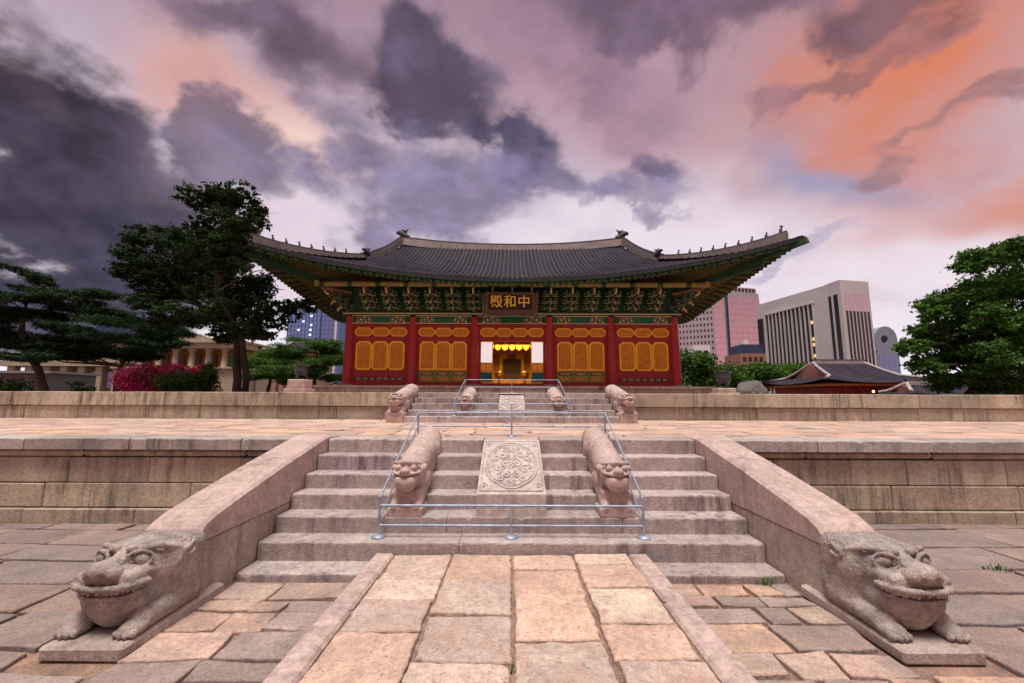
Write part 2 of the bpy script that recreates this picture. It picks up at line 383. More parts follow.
# ------------------------------------------------------------------ mesh helpers
class MB:
    def __init__(s):
        s.v = []; s.f = []; s.mi = []; s.c = []; s.sm = []
        s.cur = 0; s.tint = (1, 1, 1)

    def add(s, vs, fs, mi=None, tint=None, smooth=False):
        o = len(s.v); s.v.extend(vs)
        mi = s.cur if mi is None else mi; tint = tint or s.tint
        for f in fs:
            s.f.append(tuple(o + i for i in f)); s.mi.append(mi); s.c.append(tint); s.sm.append(smooth)

    def box(s, x0, x1, y0, y1, z0, z1, mi=None, tint=None):
        vs = [(x, y, z) for x in (x0, x1) for y in (y0, y1) for z in (z0, z1)]
        s.add(vs, [(0, 1, 3, 2), (4, 6, 7, 5), (0, 4, 5, 1), (2, 3, 7, 6), (0, 2, 6, 4), (1, 5, 7, 3)], mi, tint)

    def cbox(s, x0, x1, y0, y1, z0, z1, c=0.012, mi=None, tint=None, jit=0.0):
        """box with chamfered edges"""
        lo = (x0, y0, z0); hi = (x1, y1, z1)
        c = min(c, (x1 - x0) / 3, (y1 - y0) / 3, (z1 - z0) / 3)
        idx = {}; vs = []
        for sx_ in (0, 1):
            for sy_ in (0, 1):
                for sz_ in (0, 1):
                    S = (sx_, sy_, sz_)
                    j = [random.uniform(-jit, jit) for _ in range(3)]
                    for a in range(3):
                        p = []
                        for k in range(3):
                            e = hi[k] if S[k] else lo[k]
                            if k != a: e += -c if S[k] else c
                            p.append(e + j[k])
                        idx[(S, a)] = len(vs); vs.append(tuple(p))
        fs = []
        for a in range(3):
            b, d = [(1, 2), (2, 0), (0, 1)][a]
            for sa in (0, 1):
                q = []
                for (tb, td) in ((0, 0), (1, 0), (1, 1), (0, 1)):
                    S = [0, 0, 0]; S[a] = sa; S[b] = tb; S[d] = td
                    q.append(idx[(tuple(S), a)])
                fs.append(tuple(q) if sa else tuple(reversed(q)))
        for a in range(3):
            b, d = [(1, 2), (2, 0), (0, 1)][a]
            for tb in (0, 1):
                for td in (0, 1):
                    S0 = [0, 0, 0]; S1 = [0, 0, 0]
                    S0[a] = 0; S1[a] = 1; S0[b] = S1[b] = tb; S0[d] = S1[d] = td
                    S0 = tuple(S0); S1 = tuple(S1)
                    q = [idx[(S0, b)], idx[(S1, b)], idx[(S1, d)], idx[(S0, d)]]
                    fs.append(tuple(q) if (tb == td) else tuple(reversed(q)))
        for S in [(i, j, k) for i in (0, 1) for j in (0, 1) for k in (0, 1)]:
            q = [idx[(S, 0)], idx[(S, 1)], idx[(S, 2)]]
            fs.append(tuple(q) if sum(S) % 2 == 1 else tuple(reversed(q)))
        s.add(vs, fs, mi, tint)

    def worn(s, x0, x1, y0, y1, z0, z1, c=.014, mi=None, tint=None, amp=.006, chip=.05, seg=.05):
        """stone block whose front top arris is worn and chipped"""
        n = max(3, int((x1 - x0) / seg)); vs = []; fs = []
        w = [0.0, 0.0, 0.0]
        for i in range(n + 1):
            x = x0 + (x1 - x0) * i / n
            for k in range(3): w[k] = w[k] * .55 + random.uniform(-amp, amp)
            ch = random.uniform(.3, 1.0) * .028 if random.random() < chip else 0.0
            e = c * 1.2 if i in (0, n) else 0.0
            cc = c + abs(w[0]) + ch + e
            q = [(y1, z0), (y0 + e, z0), (y0 + e + w[1] * .5, z1 - cc), (y0 + e + cc * .28, z1 - cc * .30), (y0 + e + cc, z1 + w[2] * .25), (y1, z1)]
            vs += [(x, a, b) for a, b in q]
        for i in range(n):
            for k in range(6):
                k2 = (k + 1) % 6
                fs.append((i * 6 + k, i * 6 + k2, (i + 1) * 6 + k2, (i + 1) * 6 + k))
        fs += [tuple(range(6))[::-1], tuple(range(6 * n, 6 * n + 6))]
        s.add(vs, fs, mi, tint)

    def tube(s, pts, rads, n=8, mi=None, tint=None, cap=True, smooth=True):
        pts = [Vector(p) for p in pts]
        if isinstance(rads, (int, float)): rads = [rads] * len(pts)
        vs = []; fs = []
        up = Vector((0.0123, 0.031, 1.0))
        for i, p in enumerate(pts):
            t = (pts[min(i + 1, len(pts) - 1)] - pts[max(i - 1, 0)]).normalized()
            u = up if abs(t.dot(up.normalized())) < 0.97 else Vector((1, 0.02, 0.01))
            a = t.cross(u).normalized(); b = t.cross(a)
            for k in range(n):
                w = 2 * math.pi * k / n
                vs.append(tuple(p + (a * math.cos(w) + b * math.sin(w)) * rads[i]))
        for i in range(len(pts) - 1):
            for k in range(n):
                k2 = (k + 1) % n
                fs.append((i * n + k, i * n + k2, (i + 1) * n + k2, (i + 1) * n + k))
        s.add(vs, fs, mi, tint, smooth)
        if cap:
            s.add([vs[k] for k in range(n)], [tuple(range(n))[::-1]], mi, tint)
            s.add([vs[(len(pts) - 1) * n + k] for k in range(n)], [tuple(range(n))], mi, tint)

    def prism(s, poly, axis, a0, a1, mi=None, tint=None):
        """poly: 2D outline ; axis 'y' -> poly is (x,z), 'x' -> (y,z), 'z' -> (x,y)"""
        def P(p, t):
            return {'y': (p[0], t, p[1]), 'x': (t, p[0], p[1]), 'z': (p[0], p[1], t)}[axis]
        n = len(poly)
        vs = [P(p, a0) for p in poly] + [P(p, a1) for p in poly]
        fs = [tuple(range(n)), tuple(range(n, 2 * n))[::-1]]
        fs += [(i, (i + 1) % n + 0, (i + 1) % n + n, i + n)[::-1] for i in range(n)]
        s.add(vs, fs, mi, tint)

    def ring(s, outer, inner, y0, y1, mi=None):
        """frame between two outlines in the xz plane, from y0 (front) to y1"""
        n = len(outer); vs = []
        for p in outer: vs.append((p[0], y0, p[1]))
        for p in inner: vs.append((p[0], y0, p[1]))
        for p in outer: vs.append((p[0], y1, p[1]))
        for p in inner: vs.append((p[0], y1, p[1]))
        fs = []
        for i in range(n):
            j = (i + 1) % n
            fs += [(i, j, n + j, n + i), (2 * n + i, 2 * n + j, j, i), (n + i, n + j, 3 * n + j, 3 * n + i)]
        s.add(vs, fs, mi)

    def lathe(s, prof, cx, cy, n=16, mi=None, tint=None):
        vs = []; fs = []
        for (r, z) in prof:
            for k in range(n):
                w = 2 * math.pi * k / n
                vs.append((cx + r * math.cos(w), cy + r * math.sin(w), z))
        for i in range(len(prof) - 1):
            for k in range(n):
                k2 = (k + 1) % n
                fs.append((i * n + k, i * n + k2, (i + 1) * n + k2, (i + 1) * n + k))
        s.add(vs, fs, mi, tint, True)
        s.add(vs[-n:], [tuple(range(n))], mi, tint)

    def bar(s, p, q, w, h, mi=None, tint=None):
        """rectangular beam from p to q, width w (horizontal) and height h"""
        p = Vector(p); q = Vector(q); t = (q - p).normalized()
        a = t.cross(Vector((0, 0, 1)))
        a = a.normalized() if a.length > 1e-4 else Vector((1, 0, 0))
        b = a.cross(t)
        vs = []
        for c_ in (p, q):
            for (i, j) in ((-1, -1), (1, -1), (1, 1), (-1, 1)):
                vs.append(tuple(c_ + a * i * w / 2 + b * j * h / 2))
        s.add(vs, [(0, 1, 2, 3), (7, 6, 5, 4), (0, 4, 5, 1), (1, 5, 6, 2), (2, 6, 7, 3), (3, 7, 4, 0)], mi, tint)

    def ellipsoid(s, c, r, mi=None, tint=None, nu=10, nv=7):
        vs = []; fs = []
        for i in range(nv + 1):
            ph = math.pi * i / nv
            for k in range(nu):
                w = 2 * math.pi * k / nu
                vs.append((c[0] + r[0] * math.sin(ph) * math.cos(w), c[1] + r[1] * math.sin(ph) * math.sin(w), c[2] + r[2] * math.cos(ph)))
        for i in range(nv):
            for k in range(nu):
                k2 = (k + 1) % nu
                fs.append((i * nu + k, (i + 1) * nu + k, (i + 1) * nu + k2, i * nu + k2))
        s.add(vs, fs, mi, tint, True)

    def build(s, name, mats, parent=None, base=None, fixn=True):
        if not isinstance(mats, (list, tuple)): mats = [mats]
        me = bpy.data.meshes.new(name)
        base = Vector(base) if base is not None else Vector((0, 0, 0))
        me.from_pydata([tuple(Vector(v) - base) for v in s.v], [], s.f)
        for m in mats: me.materials.append(m)
        me.polygons.foreach_set('material_index', s.mi)
        me.polygons.foreach_set('use_smooth', s.sm)
        ca = me.color_attributes.new('tint', 'FLOAT_COLOR', 'CORNER')
        arr = np.ones((len(me.loops), 4), dtype=np.float32)
        tot = np.array([len(f) for f in s.f]); cc = np.array(s.c, dtype=np.float32).reshape(-1, 3)
        arr[:, :3] = np.repeat(cc, tot, axis=0)
        ca.data.foreach_set('color', arr.ravel())
        me.update()
        o = bpy.data.objects.new(name, me); C.objects.link(o)
        if parent is not None: attach(o, parent)
        o.location = base if parent is None else o.location
        return o


ROOTS = {}


def attach(o, parent):
    """parts are written in world coordinates; keep them where they are"""
    o.parent = parent
    o.matrix_parent_inverse = Matrix.Translation(-ROOTS.get(parent.name, Vector((0, 0, 0))))


def thing(name, label, cat, loc=(0, 0, 0), group=None):
    o = bpy.data.objects.new(name, None); C.objects.link(o)
    o.empty_display_size = 0.3
    o.location = loc; ROOTS[o.name] = Vector(loc)
    o['label'] = label; o['category'] = cat
    if group: o['group'] = group
    return o


def tag(o, label, cat, group=None):
    o['label'] = label; o['category'] = cat
    if group: o['group'] = group
    return o


def struct(o, kind='structure'):
    o['kind'] = kind; return o


def copy_tree(o, delta=(0, 0, 0), label=None, scale=None, mirror=False):
    """a copy of a thing and of all its parts, moved by delta"""
    def rec(src, par):
        c = src.copy(); C.objects.link(c)
        if par is not None:
            c.parent = par; c.matrix_parent_inverse = src.matrix_parent_inverse.copy()
        for ch in list(src.children): rec(ch, c)
        return c
    r = rec(o, None)
    r.location = Vector(o.location) + Vector(delta)
    if scale is not None: r.scale = scale
    if label: r['label'] = label
    return r


def rt(a=.85, b=1.12, hue=.05):
    k = random.uniform(a, b)
    return (k * random.uniform(1 - hue, 1 + hue), k, k * random.uniform(1 - hue, 1 + hue))

# ------------------------------------------------------------------ ground and courtyard
ZL, ZU = 1.161, 1.94           # lower and upper terrace levels
YS = [4.464 + .331 * k for k in range(7)]                 # step nosings
ZS = [.045, .233, .407, .583, .768, .961, ZL]
YW, YU = 6.45, 12.80           # faces of the two terraces
HWL, HWU = 18.3, 16.1          # their half widths

g = MB()
N = 40
xs = [(-1 if i < N // 2 else 1) * 1500 * abs((i - N / 2) / (N / 2)) ** 3 for i in range(N + 1)]
for i in range(N):
    for j in range(N):
        g.add([(xs[i], xs[j], -.06), (xs[i + 1], xs[j], -.06), (xs[i + 1], xs[j + 1], -.06), (xs[i], xs[j + 1], -.06)], [(0, 1, 2, 3)])
struct(g.build('ground', M['ground']))


def slab(mb, poly, z0, z1, bevel=.018, jit=.012, step=.07, tint=None, tilt=.006):
    """one rough flagstone: wobbling outline, rounded shoulders"""
    cx_ = sum(p[0] for p in poly) / len(poly); cy_ = sum(p[1] for p in poly) / len(poly)
    out = []
    n = len(poly)
    for i in range(n):
        p = poly[i]; q = poly[(i + 1) % n]
        L = math.hypot(q[0] - p[0], q[1] - p[1]); k = max(1, int(L / step))
        nx, ny = (q[1] - p[1]) / (L + 1e-9), -(q[0] - p[0]) / (L + 1e-9)
        w = 0.0
        for j in range(k):
            t = j / k
            w = w * .6 + random.uniform(-jit, jit)
            out.append((p[0] + (q[0] - p[0]) * t + nx * w, p[1] + (q[1] - p[1]) * t + ny * w))
    tx, ty = random.uniform(-tilt, tilt), random.uniform(-tilt, tilt)
    dz = random.uniform(-.006, .008)
    m = len(out)

    def lay(f, z):
        r = []
        for (x, y) in out:
            dx, dy = cx_ - x, cy_ - y; l = math.hypot(dx, dy) + 1e-9
            x2, y2 = x + dx / l * f, y + dy / l * f
            r.append((x2, y2, z + dz + tx * (x2 - cx_) + ty * (y2 - cy_)))
        return r
    vs = lay(0, z0) + lay(0, z1 - bevel) + lay(bevel * .45, z1 - bevel * .35) + lay(bevel * 1.3, z1)
    vs += [(x + (cx_ - x) * .4, y + (cy_ - y) * .4, z1 + dz + tx * (x - cx_) * .6 + ty * (y - cy_) * .6 + random.uniform(-.003, .004)) for (x, y, z) in vs[-m:]]
    vs.append((cx_, cy_, z1 + dz + random.uniform(-.003, .004)))
    fs = []
    for r_ in range(4):
        for i in range(m):
            j = (i + 1) % m
            fs.append((r_ * m + i, r_ * m + j, (r_ + 1) * m + j, (r_ + 1) * m + i))
    for i in range(m): fs.append((4 * m + i, 4 * m + (i + 1) % m, 5 * m))
    mb.add(vs, fs, None, tint)


def pave(mb, x0, x1, y0, y1, z0, z1, dep, wid, gap, jit, cols, jo=.012, st=.07, slant=0.0):
    y = y0
    while y < y1 - .05:
        d = min(random.uniform(*dep), y1 - y)
        if y1 - y - d < dep[0] * .5: d = y1 - y
        x = x0 + (random.uniform(-wid[0], 0) if x1 - x0 > 3 else 0)
        while x < x1 - .05:
            w = random.uniform(*wid)
            if x1 - x - w < wid[0] * .5: w = x1 - x
            j = lambda: random.uniform(-jit, jit)
            gg = gap / 2

            def S(px, py): return (max(x0, px), py + slant * (px - x0))
            poly = [S(x + gg + j(), y + gg + j()), S(x + w - gg + j(), y + gg + j()), S(x + w - gg + j(), y + d - gg + j()), S(x + gg + j(), y + d - gg + j())]
            k = random.choice(cols)
            t = rt(.82, 1.15)
            slab(mb, poly, z0, z1, .010, jo * .6, st, tuple(a * b for a, b in zip(k, t)))
            x += w
        y += d


# bed of sand and dirt under the flagstones
b = MB(); b.box(-14, 14, -6, YW + .4, -.055, -.034)
struct(b.build('courtyard_bed', M['mortar']))
random.seed(11)
p = MB()
warm = [(1.3, 1.12, 1.05), (1.12, 1.0, .95), (1.35, 1.1, .92), (1.0, .95, .95)]
cool = [(.64, .62, .64), (.55, .54, .57), (.80, .71, .68), (.66, .59, .58)]
pave(p, -2.64, -1.46, 1.0, 4.40, -.05, 0.0, (.20, .44), (.26, .62), .03, .03, warm + [(.88, .84, .84), (.80, .78, .80)])
pave(p, 1.46, 2.64, 1.0, 4.40, -.05, 0.0, (.20, .44), (.26, .62), .03, .03, warm + [(.88, .84, .84), (.80, .78, .80)])
pave(p, -3.36, -2.70, 1.0, 3.02, -.05, -.005, (.30, .5), (.5, .7), .03, .03, warm)
pave(p, 2.70, 3.36, 1.0, 3.02, -.05, -.005, (.30, .5), (.5, .7), .03, .03, warm)
pave(p, -12.5, -3.30, .8, YW - .05, -.05, 0.0, (.42, .72), (.7, 1.4), .034, .04, cool, slant=-.02)
pave(p, 3.30, 12.5, .8, YW - .05, -.05, 0.0, (.42, .72), (.7, 1.4), .034, .04, cool, slant=.02)
struct(p.build('courtyard_paving', M['yard_slab']))

# raised central way
b = MB(); b.box(-1.40, 1.40, -1.0, 4.79, -.05, .105)
struct(b.build('path_bed', M['mortar']))
random.seed(5)
p = MB()
cols_ = [(-1.205, -.63, [4.76, 4.13, 3.72, 3.22, 2.62, 2.1, 1.5, .9, .3]),
         (-.615, .0, [4.76, 4.06, 3.49, 2.90, 2.3, 1.8, 1.2, .6, .1]),
         (.02, .62, [4.76, 4.38, 3.85, 3.13, 2.5, 1.9, 1.3, .7, .1]),
         (.645, 1.205, [4.76, 4.46, 3.93, 3.34, 2.91, 2.4, 1.7, 1.1, .4])]
pc = [(1.16, 1.02, .92), (1.02, 1.0, 1.0), (1.06, .92, .82), (.88, .86, .88), (1.18, 1.16, 1.12)]
for (x0, x1, ys) in cols_:
    for a, bb in zip(ys[:-1], ys[1:]):
        j = lambda s_=.011: random.uniform(-s_, s_)
        poly = [(x0 + .004 + j(), bb + .010 + j()), (x1 - .004 + j(), bb + .010 + j()), (x1 - .004 + j(), a - .010 + j()), (x0 + .004 + j(), a - .010 + j())]
        t = tuple(q * k for q, k in zip(random.choice(pc), rt(.9, 1.1, .03)))
        if random.random() < .4:      # a broken-off corner
            f_ = random.uniform(.05, .11); i_ = random.choice((0, 1, 2, 3)); q0, q1, q2 = Vector(poly[i_ - 1]), Vector(poly[i_]), Vector(poly[(i_ + 1) % 4])
            poly[i_:i_ + 1] = [tuple(q1.lerp(q0, f_)), tuple(q1.lerp(q2, f_))]
        slab(p, poly, .06, .137 + random.uniform(-.014, .009), .014, .009, .04, t, .012)
# the narrow broken pieces beside the way
slab(p, [(.66, 3.40), (.83, 3.36), (.80, 3.9), (.66, 3.9)], .06, .139, .012, .01, .05, (.95, .9, .9))
struct(p.build('path', M['path_slab']))
p = MB()
for S in (-1, 1):
    y = -.6
    while y < 4.72:
        L = min(random.uniform(1.1, 1.7), 4.78 - y)
        if 4.78 - y - L < .5: L = 4.78 - y
        xa, xb = sorted((S * 1.225, S * 1.43))
        p.cbox(xa, xb, y + .006, y + L - .006, -.05, .143, .022, None, rt(.92, 1.06, .03), .006)
        y += L
struct(p.build('path_kerb', M['granite_pink']))

# ------------------------------------------------------------------ terraces
def course(mb, x0, x1, y, thick, z0, z1, ln, gap=.010, c=.014, tint=(.82, 1.14), batter=0.0, jit=.004):
    x = x0
    while x < x1 - .01:
        w = random.uniform(*ln)
        if x1 - x - w < ln[0] * .6: w = x1 - x
        mb.cbox(x + gap / 2, x + w - gap / 2, y + random.uniform(-.004, .004), y + thick, z0 + gap / 2, z1 - gap / 2, c, None, rt(*tint, .04), jit)
        x += w


random.seed(21)
low = thing('stone_terrace', 'lower stone terrace with overhanging coping behind the big stone beasts', 'terrace', (0, YW, 0))
for S in (-1, 1):
    q = MB(); r_ = MB(); k = MB()
    xa, xb = (-HWL, -2.72) if S < 0 else (2.72, HWL)
    course(q, xa, xb, YW - .03, .3, -.05, .175, (1.5, 2.6))
    course(q, xa, xb, YW + .01, .3, .175, .52, (1.1, 2.2))
    course(q, xa, xb, YW + .02, .3, .52, .885, (.9, 2.0))
    course(q, xa, xb, YW - .005, .3, .895, .995, (1.4, 2.4), c=.03)
    x = xa
    while x < xb - .01:
        w = random.uniform(1.25, 1.9)
        if xb - x - w < .8: w = xb - x
        r_.worn(x + .006, x + w - .006, YW - .085 + random.uniform(-.005, .005), YW + .465, 1.004, ZL, .012, None, rt(.82, 1.14, .04))
        x += w
    k.box(xa, xb, YW + .06, YW + .3, -.05, 1.14)
    q.build('masonry', M['wall_stone'], low)
    r_.build('coping', M['coping_stone'], low)
    k.build('core', M['joint_dark'], low)
for x in (-HWL, HWL):
    q = MB(); q.cbox(min(x, x - .3 * np.sign(x)), max(x, x - .3 * np.sign(x)), YW + .3, 62, -.05, ZL - .01, .02)
    q.build('masonry', M['wall_stone'], low)
q = MB(); q.box(-HWL + .3, HWL - .3, 61.7, 62, -.05, ZL - .01)
q.build('masonry', M['wall_stone'], low)
q = MB(); q.box(-HWL + .3, HWL - .3, YW + .40, 61.7, ZL - .3, ZL - .03)
q.build('core', M['mortar'], low)

p = MB()
pave(p, -17, 17, YW + .475, YU - .03, ZL - .05, ZL - .002, (.32, .6), (.6, 1.2), .03, .05, warm, .03, .16)
struct(p.build('terrace_paving', M['terrace_slab']))

up = thing('stone_terrace', 'upper stone terrace of two courses that the red hall stands on', 'terrace', (0, YU, ZL))
k = MB()
for (xa, xb) in ((-HWU, -3.16), (3.16, HWU)):
    q = MB(); r_ = MB()
    course(q, xa, xb, YU + .02, .3, ZL - .02, ZL + .37, (1.4, 2.4))
    course(r_, xa, xb, YU - .03, .6, ZL + .37, ZU, (1.5, 2.6), tint=(.85, 1.12))
    k.box(xa, xb, YU + .06, YU + .5, ZL - .03, ZU - .02)
    q.build('masonry', M['wall_stone'], up); r_.build('coping', M['wall_stone'], up)
for x in (-HWU, HWU):
    k.box(min(x, x - .3 * np.sign(x)), max(x, x - .3 * np.sign(x)), YU + .5, 50, ZL - .03, ZU - .01)
k.box(-HWU + .3, HWU - .3, 49.7, 50, ZL - .03, ZU - .01)
k.box(-HWU + .3, HWU - .3, YU + .58, 49.7, ZU - .3, ZU - .03)
k.build('core', M['joint_dark'], up)
p = MB()
pave(p, -HWU + .1, HWU - .1, YU + .575, 24.6, ZU - .05, ZU - .002, (.5, .8), (.8, 1.5), .04, .03, warm, .03, .3)
struct(p.build('terrace_paving', M['terrace_slab']))
p = MB(); p.box(-HWU + .35, HWU - .35, 24.6, 49.6, ZU - .02, ZU - .006)
struct(p.build('terrace_paving', M['terrace_slab']))

# ------------------------------------------------------------------ lower staircase
random.seed(31)
st = thing('stone_staircase', 'wide seven-step granite staircase up to the lower terrace', 'stairs', (0, YS[0], 0))


def step_mesh(y0, y1, z0, z1, spans, ln=(1.0, 1.9)):
    mb = MB()
    for (xa, xb) in spans:
        x = xa
        while x < xb - .01:
            w = random.uniform(*ln)
            if xb - x - w < .6: w = xb - x
            mb.worn(x + .003, x + w - .003, y0 + random.uniform(-.006, .006), y1, z0, z1 + random.uniform(-.004, .004), .013, None, rt(.84, 1.12, .03))
            x += w
    return mb


for k_ in range(7):
    spans = [(-2.69, -1.44), (1.44, 2.69)] if k_ == 0 else [(-2.69, 2.69)] if k_ < 3 else [(-2.69, -.41), (.41, 2.69)]
    y1 = YS[k_ + 1] + .05 if k_ < 6 else YW + .47
    for sp_ in spans: step_mesh(YS[k_], y1, (ZS[k_ - 1] - .03) if k_ else -.05, ZS[k_], [sp_], (1.4, 2.9)).build('step', M['granite_step'], st)
q = MB()
for k_ in range(7):
    q.box(-2.68, 2.68, YS[k_] + .06, YW + .46, (ZS[k_ - 1] - .1) if k_ else -.05, ZS[k_] - .035)
q.build('core', M['joint_dark'], st)
# the landing slabs between the stair head and the terrace flags
q = step_mesh(YW + .02, YW + .47, ZL - .12, ZL + .001, [(-.40, .40)]); q.build('landing', M['granite_pink'], st)

for S in (-1, 1):
    t = thing('stone_balustrade', 'left sloping pink granite stair rail on its cheek wall' if S < 0 else 'right sloping pink granite stair rail on its cheek wall',
              'balustrade', (S * 2.95, 5.2, 0), 'granite stair rails')
    xa, xb = sorted((S * 2.70, S * 3.20))
    # rail: wedge with a level bottom bed, a sloping top and a rounded lower nose
    prof = [(3.93, .50), (3.93, .60), (3.99, .655), (4.10, .70), (4.40, .775), (5.2, .955), (6.0, 1.115), (6.40, ZL + .035), (6.62, ZL + .045), (6.66, ZL - .02), (6.66, .5), (5.3, .50)]
    mb = MB()
    # cambered top: three strips across the width
    xsn = [xa, xa + .035, (xa + xb) / 2, xb - .035, xb]
    dz = [-.03, .0, .006, .0, -.03]
    n = len(prof); vs = []
    top = set(range(1, 9))
    for i_, x in enumerate(xsn):
        for jn, (y, z) in enumerate(prof):
            vs.append((x, y, z + (dz[i_] if jn in top else 0)))
    fs = []
    for i_ in range(4):
        for jn in range(n):
            j2 = (jn + 1) % n
            fs.append((i_ * n + jn, (i_ + 1) * n + jn, (i_ + 1) * n + j2, i_ * n + j2))
    fs += [tuple(range(n)), tuple(range(4 * n, 5 * n))[::-1]]
    mb.add(vs, fs)
    mb.build('rail', M['granite_pink'], t)
    mb = MB()
    mb.cbox(xa + .006, xb - .006, 3.98, 5.05, -.05, .492, .012)
    mb.cbox(xa + .006, xb - .006, 5.06, 6.5, -.05, .492, .012)
    mb.build('cheek_wall', M['granite'], t)


# ------------------------------------------------------------------ carved beasts : signed-distance sculpting
class SDF:
    def __init__(s, lo, hi, res):
        s.lo = np.array(lo); s.res = res
        n = [int((hi[i] - lo[i]) / res) + 2 for i in range(3)]
        ax = [np.arange(n[i], dtype=np.float32) * res + lo[i] for i in range(3)]
        s.X, s.Y, s.Z = np.meshgrid(*ax, indexing='ij')
        s.d = np.full(s.X.shape, 9.0, np.float32)

    def smin(s, d, k):
        if k <= 0: s.d = np.minimum(s.d, d); return
        h = np.clip(.5 + .5 * (s.d - d) / k, 0, 1)
        s.d = s.d * (1 - h) + d * h - k * h * (1 - h)

    def cut(s, d, k=.01):
        h = np.clip(.5 - .5 * (s.d + d) / k, 0, 1)
        s.d = s.d * (1 - h) + (-d) * h + k * h * (1 - h)

    def ell(s, c, r):
        x, y, z = (s.X - c[0]) / r[0], (s.Y - c[1]) / r[1], (s.Z - c[2]) / r[2]
        k0 = np.sqrt(x * x + y * y + z * z) + 1e-6
        k1 = np.sqrt((x / r[0]) ** 2 + (y / r[1]) ** 2 + (z / r[2]) ** 2) + 1e-6
        return k0 * (k0 - 1) / k1

    def cap(s, a, b, ra, rb=None):
        rb = ra if rb is None else rb
        a = np.array(a, float); b = np.array(b, float); ba = b - a
        px, py, pz = s.X - a[0], s.Y - a[1], s.Z - a[2]
        h = np.clip((px * ba[0] + py * ba[1] + pz * ba[2]) / (ba @ ba), 0, 1)
        return np.sqrt((px - ba[0] * h) ** 2 + (py - ba[1] * h) ** 2 + (pz - ba[2] * h) ** 2) - (ra + (rb - ra) * h)

    def box(s, lo, hi, r=.02):
        c = [(lo[i] + hi[i]) / 2 for i in range(3)]; h = [(hi[i] - lo[i]) / 2 - r for i in range(3)]
        q = [np.abs(a - c[i]) - h[i] for i, a in enumerate((s.X, s.Y, s.Z))]
        o = np.sqrt(sum(np.maximum(a, 0) ** 2 for a in q))
        return o + np.minimum(np.maximum(np.maximum(q[0], q[1]), q[2]), 0) - r

    def mesh(s):
        """naive surface nets"""
        d = s.d; ins = d < 0
        nx, ny, nz = d.shape
        acc = np.zeros((nx - 1, ny - 1, nz - 1, 3), np.float32); cnt = np.zeros((nx - 1, ny - 1, nz - 1), np.float32)
        cor = [(i, j, k) for i in (0, 1) for j in (0, 1) for k in (0, 1)]
        sl = lambda o: d[o[0]:nx - 1 + o[0], o[1]:ny - 1 + o[1], o[2]:nz - 1 + o[2]]
        for a in cor:
            for ax in range(3):
                if a[ax] == 0:
                    b_ = list(a); b_[ax] = 1
                    da, db = sl(a), sl(b_)
                    m = (da < 0) != (db < 0)
                    t = np.where(m, da / (da - db + 1e-12), 0)
                    for q_ in range(3):
                        acc[..., q_] += np.where(m, a[q_] + (t if q_ == ax else 0), 0)
                    cnt += m
        act = cnt > 0
        idx = -np.ones(act.shape, int); idx[act] = np.arange(act.sum())
        ii = np.argwhere(act)
        P = (ii + acc[act] / cnt[act][:, None]) * s.res + s.lo
        F = []
        for ax in range(3):
            o1, o2 = [(1, 2), (2, 0), (0, 1)][ax]
            A = [slice(1, n - 1) for n in d.shape]; A[ax] = slice(0, d.shape[ax] - 1)
            B_ = list(A); B_[ax] = slice(1, d.shape[ax])
            ia = ins[tuple(A)]; ib = ins[tuple(B_)]
            for flip, mm in ((False, ia & ~ib), (True, ~ia & ib)):
                e = np.argwhere(mm)
                if not len(e): continue
                for q_ in range(3):
                    if q_ != ax: e[:, q_] += 1
                def cell(u, v):
                    c = e.copy(); c[:, o1] += u; c[:, o2] += v
                    return idx[c[:, 0], c[:, 1], c[:, 2]]
                Q = np.stack([cell(-1, -1), cell(0, -1), cell(0, 0), cell(-1, 0)], 1)
                F.append(Q[:, ::-1] if flip else Q)
        return P, np.concatenate(F)


def sdf_object(s, name, mat, parent, off):
    P, F = s.mesh()
    me = bpy.data.meshes.new(name)
    me.from_pydata((P + np.array(off)).tolist(), [], F.tolist())
    me.polygons.foreach_set('use_smooth', [True] * len(F))
    me.materials.append(mat)
    ca = me.color_attributes.new('tint', 'FLOAT_COLOR', 'CORNER')
    ca.data.foreach_set('color', np.ones(len(me.loops) * 4, dtype=np.float32))
    me.update()
    o = bpy.data.objects.new(name, me); C.objects.link(o)
    attach(o, parent)
    return o


